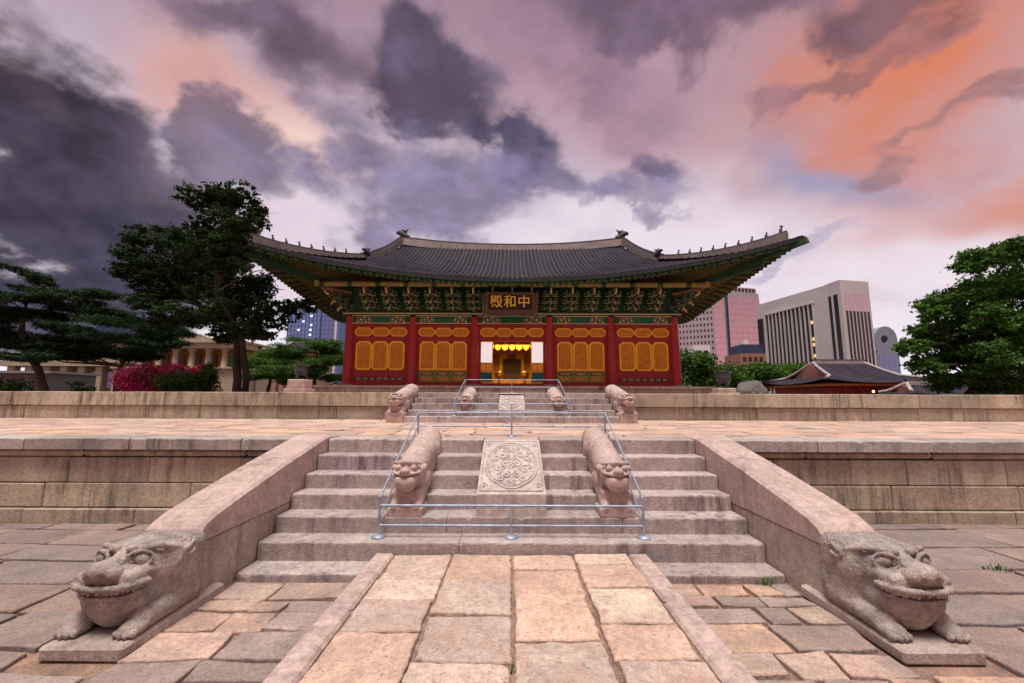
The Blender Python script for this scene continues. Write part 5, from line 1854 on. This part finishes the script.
tree('pine_tree', 'green pine just right of the forked trunk of the tall tree', 'tree', (-20.4, 36.0, GZ), CROWN_PINE_GREEN, 36.0,
     [((-20.4, 36, GZ), (-20.3, 36, 2.6), (-20.0, 36, 4.4), (-19.6, 36, 6.0))], 'leaf_green', .24, 1500, 7, 1.2, 'pine_bark', True, .5, 'pines on the left', yspread=1.4, rbase=.15, split=3, dup=2)
tree('pine_tree', 'green pine against the left end column of the hall, behind the left bronze burner', 'tree', (-17.6, 38.0, GZ), CROWN_PINE_GREEN2, 38.0,
     [((-17.6, 38, GZ), (-17.4, 38, 2.6), (-17.2, 38, 4.6), (-17.4, 38, 6.4))], 'leaf_green', .24, 1500, 8, 1.2, 'pine_bark', True, .5, 'pines on the left', yspread=1.2, rbase=.15, split=3, dup=2, ok=lambda P: P[:, 0] < -11.5)
tree('broadleaf_tree', 'large green broadleaf tree rising at the right edge', 'tree', (26.6, 25.4, GZ), CROWN_RIGHT, 25.0,
     [((26.6, 25.4, GZ), (26.8, 25.3, 2.2), (27.6, 25, 5.0), (28.3, 25, 7.6), (29.2, 25, 9.6)),
      ((27.2, 25.2, 3.2), (25.8, 25, 5.2), (25.0, 25, 6.6)), ((27.6, 25, 5), (30, 25, 6.6), (31.5, 25, 8))],
     'leaf_green', .19, 800, 9, 1.3, yspread=2.1, rbase=.28, split=10, dup=2, flat=.4, fill=.82, zf=1.4)
for nm, cr, y, bx_, lab, sd in (('G1', G1, 46, 18.94, 'bright green bushy tree beside the right end column of the hall', 11),
                               ('G2', G2, 50, 24.28, 'green bushy tree behind the right bronze burner', 12),
                               ('G3', G3, 58, 33.26, 'low green tree crown above the left eave of the small tiled hall', 13),
                               ('G4', G4, 62, 40.57, 'low green tree at the foot of the slab tower with vertical windows', 14)):
    tree('garden_tree', lab, 'tree', (bx_, y, GZ), cr, y, [((bx_, y, GZ), (bx_ + .1, y, 2.5), (bx_, y, 4.6))], 'leaf_green', .36, 420, sd, 1.1, yspread=1.2, rbase=.16, group='garden trees right of the hall', dup=2)


def shrub(name, label, cat, crown, y, mat, size, dens, seed, mat2=None):
    rng = np.random.default_rng(seed); rnd = random.Random(seed)
    x0 = sum(c[0] for c in crown) / len(crown)
    t = thing(name, label, cat, (x0, y, GZ))
    cl = []
    for (x, z, rx, rz) in crown:
        cl.append(((x, y, z), (rx, rx * .8, rz))); cl.append(((x + .2, y + .2, z * .55), (rx * 1.05, rx * .85, z * .5)))
    mb = MB()
    for (c, r_) in cl[::2]:
        for k_ in range(5):
            mb.tube([(x0 + rnd.uniform(-.4, .4), y + rnd.uniform(-.3, .3), GZ), (c[0] + rnd.uniform(-.5, .5) * r_[0], c[1], c[2])], [.05, .015], 5)
    mb.build('stems', M['bark'], t)
    leaves_object('foliage', M['leaf_mid'], t, cl, size, dens * (.45 if mat2 else 1), rng, .3)
    if mat2: leaves_object('blossom', M[mat2], t, [(c, (r_[0] * 1.04, r_[1] * 1.04, r_[2] * 1.05)) for c, r_ in cl], size * .9, dens, rng, .5, shell=.8)
    return t


shrub('azalea_bush', 'magenta flowering azalea bush behind the left terrace wall', 'flowering bush', [(x, z + .15, rx * 1.05, rz * 1.25) for x, z, rx, rz in AZ], 31.0, 'leaf_mid', .17, 1500, 21, 'azalea')
shrub('clipped_shrub', 'green shrub between the pink azalea and the forked tree trunk', 'shrub', [(x, z + .15, rx, rz * 1.15) for x, z, rx, rz in SHRUB], 30.2, 'leaf_mid', .19, 1100, 22)
shrub('clipped_shrub', 'low green shrub at the foot of the far left leaning pine', 'shrub', [(-36.0, 2.6, 1.3, .5), (-30.9, 2.5, 1.0, .45)], 31.0, 'leaf_mid', .22, 500, 23)

# weeds in the joints
def weed(x, y, z, n, h, label, seed):
    rnd = random.Random(seed)
    mb = MB()
    for i in range(n):
        a = rnd.uniform(0, 6.28); r_ = rnd.uniform(0, .085); l = h * rnd.uniform(.5, 1.1); o = rnd.uniform(.3, .9) * l
        bx0, by0 = x + r_ * math.cos(a) * 1.6, y + r_ * math.sin(a)
        ex, ey = bx0 + o * math.cos(a), by0 + o * math.sin(a)
        px_, py_ = -math.sin(a) * .006, math.cos(a) * .006
        m_ = ((bx0 + ex) / 2, (by0 + ey) / 2, z + l * .75)
        t = rt(.8, 1.5, .15)
        mb.add([(bx0 - px_, by0 - py_, z - .02), (bx0 + px_, by0 + py_, z - .02), (m_[0] + px_, m_[1] + py_, m_[2]), (m_[0] - px_, m_[1] - py_, m_[2]), (ex, ey, z + l * .8)], [(0, 1, 2, 3), (3, 2, 4)], 0, t)
    tag(mb.build('weed_tuft', M['leaf_green'], None, (x, y, z)), label, 'weed', 'weeds in the paving joints')


weed(2.42, 4.40, .0, 22, .045, 'green weed tuft at the right end of the bottom stair step', 1)
weed(5.05, 4.75, .0, 26, .06, 'green weed tuft in the right courtyard behind the right big beast', 2)
weed(.01, 2.84, .110, 16, .018, 'small mossy tuft in the middle joint of the central path', 3)
weed(4.3, 5.6, .0, 22, .05, 'thin weed tuft close to the foot of the right terrace wall', 4)

# ------------------------------------------------------------------ things on the upper terrace
def burner(x, y, zp, hp, wp, s, lab):
    t = thing('burner_pedestal', 'low stone pedestal under the %s bronze burner on the upper terrace' % lab, 'pedestal', (x, y, zp), 'burner pedestals')
    mb = MB(); mb.cbox(x - wp / 2, x + wp / 2, y - wp / 2, y + wp / 2, zp - .01, zp + hp * .35, .02, None, (1, 1, 1))
    mb.cbox(x - wp * .4, x + wp * .4, y - wp * .4, y + wp * .4, zp + hp * .35, zp + hp, .03, None, (1, 1, 1))
    mb.build('pedestal_block', M['granite_pink'], t)
    b_ = thing('incense_burner', 'dark bronze tripod burner on a stone pedestal, %s of the hall' % lab, 'burner', (x, y, zp + hp), 'bronze burners on the terrace')
    z = zp + hp
    mb = MB(); mb.lathe([(.03, z + .16 * s), (.16 * s, z + .17 * s), (.235 * s, z + .26 * s), (.25 * s, z + .40 * s), (.20 * s, z + .52 * s), (.215 * s, z + .57 * s), (.25 * s, z + .60 * s), (.22 * s, z + .61 * s), (.17 * s, z + .56 * s)], x, y, 20)
    mb.build('bowl', M['bronze'], b_)
    for k_ in range(3):
        a = 2.1 * k_ + .5
        cx_, cy_ = math.cos(a), math.sin(a)
        mb = MB(); mb.tube([(x + cx_ * .18 * s, y + cy_ * .18 * s, z + .26 * s), (x + cx_ * .25 * s, y + cy_ * .25 * s, z + .14 * s), (x + cx_ * .20 * s, y + cy_ * .20 * s, z + .05 * s), (x + cx_ * .23 * s, y + cy_ * .23 * s, z)], [.055 * s, .05 * s, .035 * s, .05 * s], 8)
        mb.build('leg', M['bronze'], b_)
    for S in (-1, 1):
        mb = MB(); mb.tube([(x + S * .22 * s, y, z + .50 * s), (x + S * .32 * s, y, z + .58 * s), (x + S * .32 * s, y, z + .76 * s), (x + S * .24 * s, y, z + .78 * s)], .03 * s, 8)
        mb.build('handle', M['bronze'], b_)


burner(-7.95, 16.2, ZU, .52, .80, .92, 'left')
burner(7.95, 16.2, ZU, .26, .78, 1.06, 'right')
s_ = SDF((-.95, -.7, -.1), (.95, .7, 1.25), .04)
s_.smin(s_.ell((0, 0, .3), (.74, .5, .62)), 0); s_.smin(s_.ell((.3, .1, .5), (.42, .4, .45)), .08)
s_.d += (.03 * np.sin(s_.X * 17 + 2 * s_.Z) * np.sin(s_.Y * 15) * np.sin(s_.Z * 19)).astype(np.float32)
s_.d += (.07 * np.sin(s_.X * 5 + 1) * np.sin(s_.Y * 6) * np.sin(s_.Z * 7 + 2)).astype(np.float32)
t = thing('boulder', 'rounded grey boulder right of the right bronze burner', 'rock', (12.15, 22.0, ZU))
sdf_object(s_, 'rock', M['stone_pale_grey'], t, (12.15, 22.0, ZU - .12))


# ------------------------------------------------------------------ small tiled halls of the palace
def tiled_house(name, label, cat, x0, x1, y0, y1, ze, zr, gin, wallm='red_paint', lift=.45, full=True):
    xc, yc = (x0 + x1) / 2, (y0 + y1) / 2
    hx, hy = (x1 - x0) / 2, (y1 - y0) / 2
    t = thing(name, label, cat, (xc, yc, GZ))
    mb = MB(); mb.box(x0 + 1.1, x1 - 1.1, y0 + 1.1, y1 - 1.1, GZ, ze + .1); mb.build('wall', M[wallm], t)
    for i in range(7):
        x = x0 + 1.1 + (x1 - x0 - 2.2) * i / 6
        mb = MB(); mb.tube([(x, y0 + 1.05, GZ), (x, y0 + 1.05, ze)], .16, 10); mb.build('column', M['red_column'], t)
    rf = MB()
    def z(s, a, S_): s = min(s, S_); k_ = s / S_; return ze + (zr - ze) * (.62 * k_ + .38 * k_ * k_) + lift * a * a * (1 - k_)
    def strip(fn, lats, smax, S_):
        n = 8; w = 5
        for i in range(len(lats) - 1):
            l0, l1 = lats[i], lats[i + 1]
            lm = (l0 + l1) / 2; sm = smax(lm)
            if sm < .1: continue
            vs = []; fs = []
            for k_ in range(n + 1):
                s = sm * k_ / n
                for q_ in range(w):
                    l = l0 + (l1 - l0) * q_ / (w - 1)
                    p_ = fn(l, s); b_ = .085 * math.sin(math.pi * q_ / (w - 1))
                    vs.append((p_[0], p_[1], p_[2] + b_))
            for k_ in range(n):
                for q_ in range(w - 1): fs.append((k_ * w + q_, k_ * w + q_ + 1, (k_ + 1) * w + q_ + 1, (k_ + 1) * w + q_))
            rf.add(vs, fs, 0, rt(.85, 1.15, .03), True)
    nx, ny = int(2 * hx / .34), int(2 * hy / .34)
    lx = [x0 + 2 * hx * i / nx for i in range(nx + 1)]; ly = [y0 + 2 * hy * i / ny for i in range(ny + 1)]
    gx = gin + .9                                    # gable foot distance from the end eave
    def sm_f(x):
        d = min(x - x0, x1 - x)
        return hy if d > gx else d * 1.0 if d < gin else min(hy, gin + (d - gin) / .9 * (hy - gin))
    for sgn, ye in ((1, y0), (-1, y1)):
        strip(lambda l, s: (l, ye + sgn * s, z(s, abs(l - xc) / hx, hy)), lx, sm_f, hy)
    for sgn, xe in ((1, x0), (-1, x1)):
        strip(lambda l, s: (xe + sgn * s, l, z(s, abs(l - yc) / hy, hy)), ly, lambda y: min(gin + .1, y - y0, y1 - y), hy)
    ro_ = rf.build('roof', M['tile'], t)
    for S, xe in ((1, x0), (-1, x1)):
        xg = xe + S * (gin + .55)
        zb = z(gin, 0, hy) - .15
        poly = [(y0 + gin + .1, zb)] + [(y0 + s, z(s, 0, hy) - .06) for s in np.linspace(gin + .1, hy, 7)] + [(y1 - s, z(s, 0, hy) - .06) for s in np.linspace(hy, gin + .1, 7)[1:]] + [(y1 - gin - .1, zb)]
        mb = MB(); mb.prism(poly, 'x', xg - .06, xg + .06); mb.build('gable', M['brick_red'], ro_)
        for yy, sg in ((y0, 1), (y1, -1)):
            mb = MB()
            pts = [(xe + S * (gx + .05), yy + sg * hy, zr + .12)] + [(xe + S * (gin + (gx - gin) * (s - gin) / (hy - gin)), yy + sg * s, z(s, .5, hy) + .16) for s in np.linspace(hy * .92, gin, 6)]
            mb.tube(pts, .17, 8); mb.build('descending_ridge', M['plaster'], ro_)
            mb = MB()
            mb.tube([(xe + S * s, yy + sg * s, z(s, 1 - s / hx, hy) + .14) for s in np.linspace(gin, .15, 6)], .16, 8); mb.build('hip_ridge', M['plaster'], ro_)
    mb = MB(); mb.box(x0 + gx, x1 - gx, yc - .14, yc + .14, zr - .1, zr + .34, 0); mb.tube([(x0 + gx - .1, yc, zr + .38), (x1 - gx + .1, yc, zr + .38)], .13, 8, 1)
    mb.build('main_ridge', [M['plaster'], M['tile_dark']], ro_)
    mb = MB()
    mb.prism([(x0 + .25, y0 + .25), (x1 - .25, y0 + .25), (x1 - .25, y1 - .25), (x0 + .25, y1 - .25)], 'z', ze - .28, ze - .04)
    mb.build('eaves', M['soffit'], t)
    return t


tiled_house('palace_building', 'small tiled palace hall with brick gable below the slab tower', 'palace building', 32.7, 44.6, 45.0, 56.6, 3.62, 6.15, 2.0)
tiled_house('palace_building', 'low tiled side roof with red gable in front of the small palace hall', 'palace building', 36.2, 46.0, 39.2, 43.0, 2.30, 3.35, .5, lift=.15)
tiled_house('palace_building', 'dark tiled roof with red eaves behind the big tree at the right edge', 'palace building', 47.0, 66.0, 40.5, 49.0, 3.1, 5.2, 1.6)
tiled_house('garden_pavilion', 'small tiled pavilion roof among the pines left of the hall', 'pavilion', -34.2, -26.0, 58, 66, 7.9, 9.9, 1.6, 'stone_pale')

t = thing('path_lamp', 'small glowing garden lamp above the right terrace wall', 'lamp', (32.6, 39.0, GZ))
mb = MB(); mb.tube([(32.6, 39, GZ), (32.6, 39, 2.45)], .05, 8); mb.build('post', M['bronze'], t)
gm = glass_mat('lamp_glow', (.8, .6, .2), lit=(9, 5, .9))
mb = MB(); mb.ellipsoid((32.6, 39, 2.62), (.085, .085, .10)); mb.build('globe', gm, t)

# ------------------------------------------------------------------ the city beyond
def face(P, Q):
    P = Vector((*P, 0)); Q = Vector((*Q, 0)); d = (Q - P); L = d.length; d.normalize()
    n = Vector((d.y, -d.x, 0))                       # outward, to the right of P->Q
    return P, d, n, L


def fbox(mb, F, a0, a1, z0, z1, o0, o1, mi=0):
    """box on a facade: a along, o outward"""
    P, d, n, L = F
    vs = []
    for a in (a0, a1):
        for o in (o0, o1):
            for z in (z0, z1):
                p_ = P + d * a + n * o; vs.append((p_.x, p_.y, z))
    mb.add(vs, [(0, 1, 3, 2), (4, 6, 7, 5), (0, 4, 5, 1), (2, 3, 7, 6), (0, 2, 6, 4), (1, 5, 7, 3)], mi)


# slab tower of pale concrete
t = thing('office_tower', 'pale concrete slab tower with dark vertical window strips', 'office building', (84, 112, 0))
mb = MB()
mb.prism([(77.0, 133), (81.4, 108.6), (91.0, 110.0), (87.5, 134.5)], 'z', 0, 31.6); mb.build('slab_block', M['concrete_pale'], t)
mb = MB()
mb.prism([(81.75, 109.6), (81.95, 104.6), (90.6, 106.4), (90.4, 112)], 'z', 0, 31.9); mb.build('end_block', M['concrete_pale'], t)
F = face((77.0, 133), (81.4, 108.6))
n = 12; a0, a1 = F[3] * .15, F[3] * .83
for i in range(n):
    w = (a1 - a0) / n
    mb = MB(); fbox(mb, F, a0 + i * w + w * .12, a0 + i * w + w * .88, 3, 27.6, -.1, .04); mb.build('window_strip', M['glass_dark'], t)
mb = MB()
for i in range(n + 1):
    w = (a1 - a0) / n; fbox(mb, F, a0 + i * w - w * .12, a0 + i * w + w * .12, 3, 27.6, .0, .42)
fbox(mb, F, a0 - .3, a1 + .3, 27.6, 28.0, 0, .45)
mb.build('facade_fins', M['concrete_pale'], t)
mb = MB(); fbox(mb, F, .2, F[3] * .10, 2, 27.0, -.1, .05); mb.build('window_strip', M['glass_dark'], t)
for i in range(7):
    if i in (1, 4, 5): continue
    mb = MB(); fbox(mb, F, a1 - (a1 - a0) / n * .80, a1 - (a1 - a0) / n * .2, 13.2 + i * 1.5, 14.1 + i * 1.5, .05, .10); mb.build('lit_window', M['lit_warm'], t)
F = face((81.75, 109.6), (81.95, 104.6))
for i in range(2):
    mb = MB(); fbox(mb, F, .5 + i * 2.1, 1.8 + i * 2.1, 3, 28.5, -.1, .05); mb.build('window_strip', M['glass_dark'], t)
F = face((81.95, 104.6), (90.6, 106.4))
for i in range(7):
    w = (F[3] - 1.2) / 7
    mb = MB(); fbox(mb, F, 1.0 + i * w, 1.0 + i * w + w * .62, 3, 24.0, -.1, .05); mb.build('window_strip', M['glass_dark'], t)
    mb = MB(); fbox(mb, F, 1.0 + i * w, 1.0 + i * w + w * .62, 24.05, 28.8, -.1, .05); mb.build('window_strip', M['glass_pink'], t)  # pinker glass on the strip tops stands in for the sunset reflection

# pink glass tower
t = thing('glass_tower', 'pink reflecting glass tower with a gridded facade right of the hall', 'office building', (96, 192, 0))
mb = MB(); mb.prism([(78.4, 200), (95.6, 190), (97, 190.6), (97, 215), (82, 218)], 'z', 0, 50.5)
mb.build('left_wing', M['tower_pink'], t)
mb = MB(); mb.prism([(97.4, 190), (113.9, 194), (113.9, 220), (97.4, 220)], 'z', 0, 50.8); mb.prism([(101, 191.5), (113.2, 194.6), (113.2, 214), (101, 214)], 'z', 50.81, 53.4)
mb.build('right_wing', M['tower_pink'], t)
for (P, Q, nx_, nz_, z1, pan, sp) in (((78.4, 200), (91.5, 192.4), 10, 17, 48.5, 'glass_dark', .50), ((91.6, 192.35), (95.6, 190.0), 4, 17, 49.5, 'glass_pink', .9), ((97.4, 190), (113.9, 194), 14, 17, 48.6, 'glass_pink', .93)):
    F = face(P, Q)
    mb = MB(); fbox(mb, F, .15, F[3] - .15, 2, z1, -.1, .06); mb.build('curtain_wall', M[pan], t)
    mb = MB()
    for i in range(nx_ + 1):
        w = F[3] / nx_; hw_ = w * (1 - sp) / 2 + .05
        fbox(mb, F, max(0, i * w - hw_), min(F[3], i * w + hw_), 2, z1, 0, .34 if sp < .8 else .12)
    for k_ in range(nz_ + 1):
        h = (z1 - 2) / nz_; hh = h * (1 - sp) / 2 + .07
        fbox(mb, F, 0, F[3], max(2, 2 + k_ * h - hh), min(z1 + .02, 2 + k_ * h + hh), .0, .30 if sp < .8 else .10)
    mb.build('facade_grid', M['tower_pink'], t)
F = face((101, 191.5), (113.2, 194.6))
for i in range(6):
    mb = MB(); fbox(mb, F, .7 + i * 1.95, 2.0 + i * 1.95, 51.3, 52.9, -.05, .05); mb.build('window', M['glass_dark'], t)
mb = MB(); mb.box(96.4, 97.35, 189.9, 191.5, 0, 50.2); mb.build('corner_slot', M['navy'], t)

# small blocks at the foot of the towers
t = thing('small_building', 'small white flat-roofed block beside the right end column of the hall', 'building', (45, 100, 0))
mb = MB(); mb.box(42.6, 46.4, 100, 106, 0, 14.6, 0); mb.build('wall', M['white_wall'], t)
for i in range(2):
    mb = MB(); mb.box(43.1 + i * 1.7, 44.2 + i * 1.7, 99.94, 100.02, 12.4, 13.4); mb.build('window', M['glass_dark'], t)
t = thing('small_building', 'low brick-coloured block with a navy upper storey below the pink tower', 'building', (60, 108, 0))
mb = MB(); mb.box(57.6, 64, 108, 116, 0, 13.6); mb.build('wall', M['brick_red'], t)
mb = MB(); mb.box(58.6, 64, 108.6, 115, 13.6, 16.0); mb.build('upper_storey', M['navy'], t)
mb = MB(); mb.box(59.4, 60.6, 109.2, 111, 16.0, 17.3); mb.build('roof_hut', M['white_wall'], t)
for k_ in range(2):
    for i in range(4):
        mb = MB(); mb.box(58.2 + i * 1.4, 59.1 + i * 1.4, 107.94, 108.02, 9.6 + k_ * 2.0, 10.7 + k_ * 2.0); mb.build('window', M['glass_dark'], t)
t = thing('arched_tower', 'grey-blue tower with a rounded top and a round opening at the far right', 'office building', (149.5, 170, 0))
A0, A1, ZA = 145.2, 153.9, 26.5
cx_, cz_ = (A0 + A1) / 2 - .7, 26.3
ou = []; inn = []
for k_ in range(36):
    w = 2 * math.pi * k_ / 36
    x, z = math.cos(w), math.sin(w)
    m_ = max(abs(x), abs(z)) if z < 0 else 1.0
    ou.append(((A0 + A1) / 2 + 4.35 * x / m_, 26.6 + (5.0 * z if z >= 0 else 5.5 * z / m_))); inn.append((cx_ + 1.45 * x, cz_ + 1.6 * z))
mb = MB(); mb.ring(ou, inn, 170, 176); mb.prism([(p_[0], p_[1]) for p_ in inn], 'y', 175.5, 175.9) if False else None
mb.build('arched_head', M['grey_tower'], t)
mb = MB(); mb.box(A0, A1, 170.01, 176, 0, 21.08); mb.build('shaft', M['grey_tower'], t)
for i in range(4):
    mb = MB(); mb.box(A0 + .7 + i * 2.0, A0 + 1.9 + i * 2.0, 169.93, 170.05, 6, 20.4); mb.build('window_strip', M['glass_blue'], t)

# blue tower left
t = thing('glass_tower', 'blue glass tower with a few lit windows left of the hall', 'office building', (-95, 202, 0))
mb = MB(); mb.prism([(-109, 206), (-90.5, 200), (-88, 214), (-106, 222)], 'z', 0, 45.5); mb.build('main_block', M['blue_frame'], t)
mb = MB(); mb.prism([(-90.4, 201), (-82, 201.5), (-82, 214), (-88, 214)], 'z', 0, 43.6); mb.build('side_block', M['blue_frame'], t)
for (P, Q, nx_, z1) in (((-109, 206), (-90.5, 200), 9, 44.8), ((-90.4, 201), (-82, 201.5), 5, 43.0)):
    F = face(P, Q)
    mb = MB(); fbox(mb, F, .1, F[3] - .1, 2, z1, -.1, .06); mb.build('curtain_wall', M['glass_blue'], t)
    mb = MB()
    for i in range(nx_ + 1): fbox(mb, F, max(0, i * F[3] / nx_ - .12), min(F[3], i * F[3] / nx_ + .12), 2, z1, 0, .3)
    for k_ in range(20): fbox(mb, F, 0, F[3], 3 + k_ * 2.1, 3.3 + k_ * 2.1, 0, .2)
    mb.build('facade_grid', M['blue_frame'], t)
F = face((-109, 206), (-90.5, 200))
for (a, z) in ((13.6, 40.6), (13.8, 36.2), (13.5, 33.9), (13.4, 31.5), (6.4, 34.2), (5.2, 42.7), (9.0, 38.2), (13.6, 29.2)):
    mb = MB(); fbox(mb, F, a, a + 1.3, z, z + .9, .2, .36); mb.build('lit_window', M['lit_window'], t)
F = face((-90.4, 201), (-82, 201.5))
mb = MB(); fbox(mb, F, 6.4, 7.4, 3, 42.6, .2, .42); mb.build('pale_fin', M['white_wall'], t)
t = thing('office_block', 'dark slate office block showing above the left pines', 'office building', (-137, 150, 0))
mb = MB(); mb.box(-147, -127, 150, 165, 0, 32.3); mb.build('wall', M['navy'], t)
for i in range(6):
    mb = MB(); mb.box(-146 + i * 3.2, -143.6 + i * 3.2, 149.93, 150.05, 28, 31.2); mb.build('window', M['glass_blue'], t)

# stone hall with colonnade, half hidden by the pines
t = thing('stone_hall', 'pale neoclassical stone building with a colonnade behind the left trees', 'stone building', (-66, 78, 0))
mb = MB(); mb.box(-90, -47, 79.5, 96, 0, 11.0); mb.build('wall', M['stone_pale'], t)
mb = MB(); mb.box(-69.5, -47.5, 75.2, 79.45, 0, 6.9); mb.box(-70, -47, 74.8, 79.45, 6.95, 7.25); mb.build('podium', M['stone_pale'], t)
mb = MB(); mb.box(-70, -47.2, 74.9, 79.45, 10.55, 11.5); mb.box(-70.4, -46.8, 74.5, 97, 11.5, 11.85)
mb.build('entablature', M['stone_pale'], t)
mb = MB(); mb.prism([(-60.5, 11.86), (-51.5, 11.86), (-56, 13.3)], 'y', 74.7, 76.5); mb.build('pediment', M['stone_pale'], t)
for x in (-68.9, -65.7, -62.4, -59.5, -56.6, -53.7, -50.8, -48.0):
    mb = MB(); mb.lathe([(.62, 7.25), (.62, 7.4), (.50, 7.5), (.48, 8.6), (.42, 9.95), (.55, 10.05), (.66, 10.2), (.66, 10.54)], x, 75.8, 14); mb.build('column', M['stone_pale'], t)
mb = MB(); mb.box(-69.4, -47.6, 79.36, 79.44, 7.3, 10.5); mb.build('loggia_glow_wall', M['ochre_paint'], t)  # ochre sheet stands in for the warm glow between the columns
for x in (-67.2, -64, -61, -58, -55.1, -52.2):
    mb = MB(); mb.box(x - .65, x + .65, 79.25, 79.34, 7.5, 9.9); mb.build('window', M['glass_dark'], t)
for i in range(7):
    x = -88 + i * 3.1
    mb = MB(); mb.cbox(x - .62, x + .62, 75.4, 76.6, 0, 7.3, .1); mb.build('pier', M['stone_pale'], t)
    mb = MB(); mb.box(x + .95, x + 2.15, 79.42, 79.55, 3.6, 6.6); mb.build('window', M['glass_blue'], t)
mb = MB(); mb.box(-90.2, -69.6, 75.0, 79.45, 7.32, 8.2); mb.build('wing_cornice', M['stone_pale'], t)
t = thing('low_building', 'low grey flat building at the far left edge behind the terrace wall', 'building', (-53, 46, 0))
mb = MB(); mb.box(-58, -48.2, 45, 50, GZ, 4.3); mb.build('wall', M['stone_pale_grey'], t)
mb = MB(); mb.box(-58.3, -47.9, 44.7, 50.3, 4.31, 4.55); mb.build('roof_slab', M['concrete_grey'], t)
for i in range(4):
    mb = MB(); mb.box(-56.8 + i * 2.2, -55.3 + i * 2.2, 44.94, 45.05, 2.6, 3.9); mb.build('window', M['glass_dark'], t)
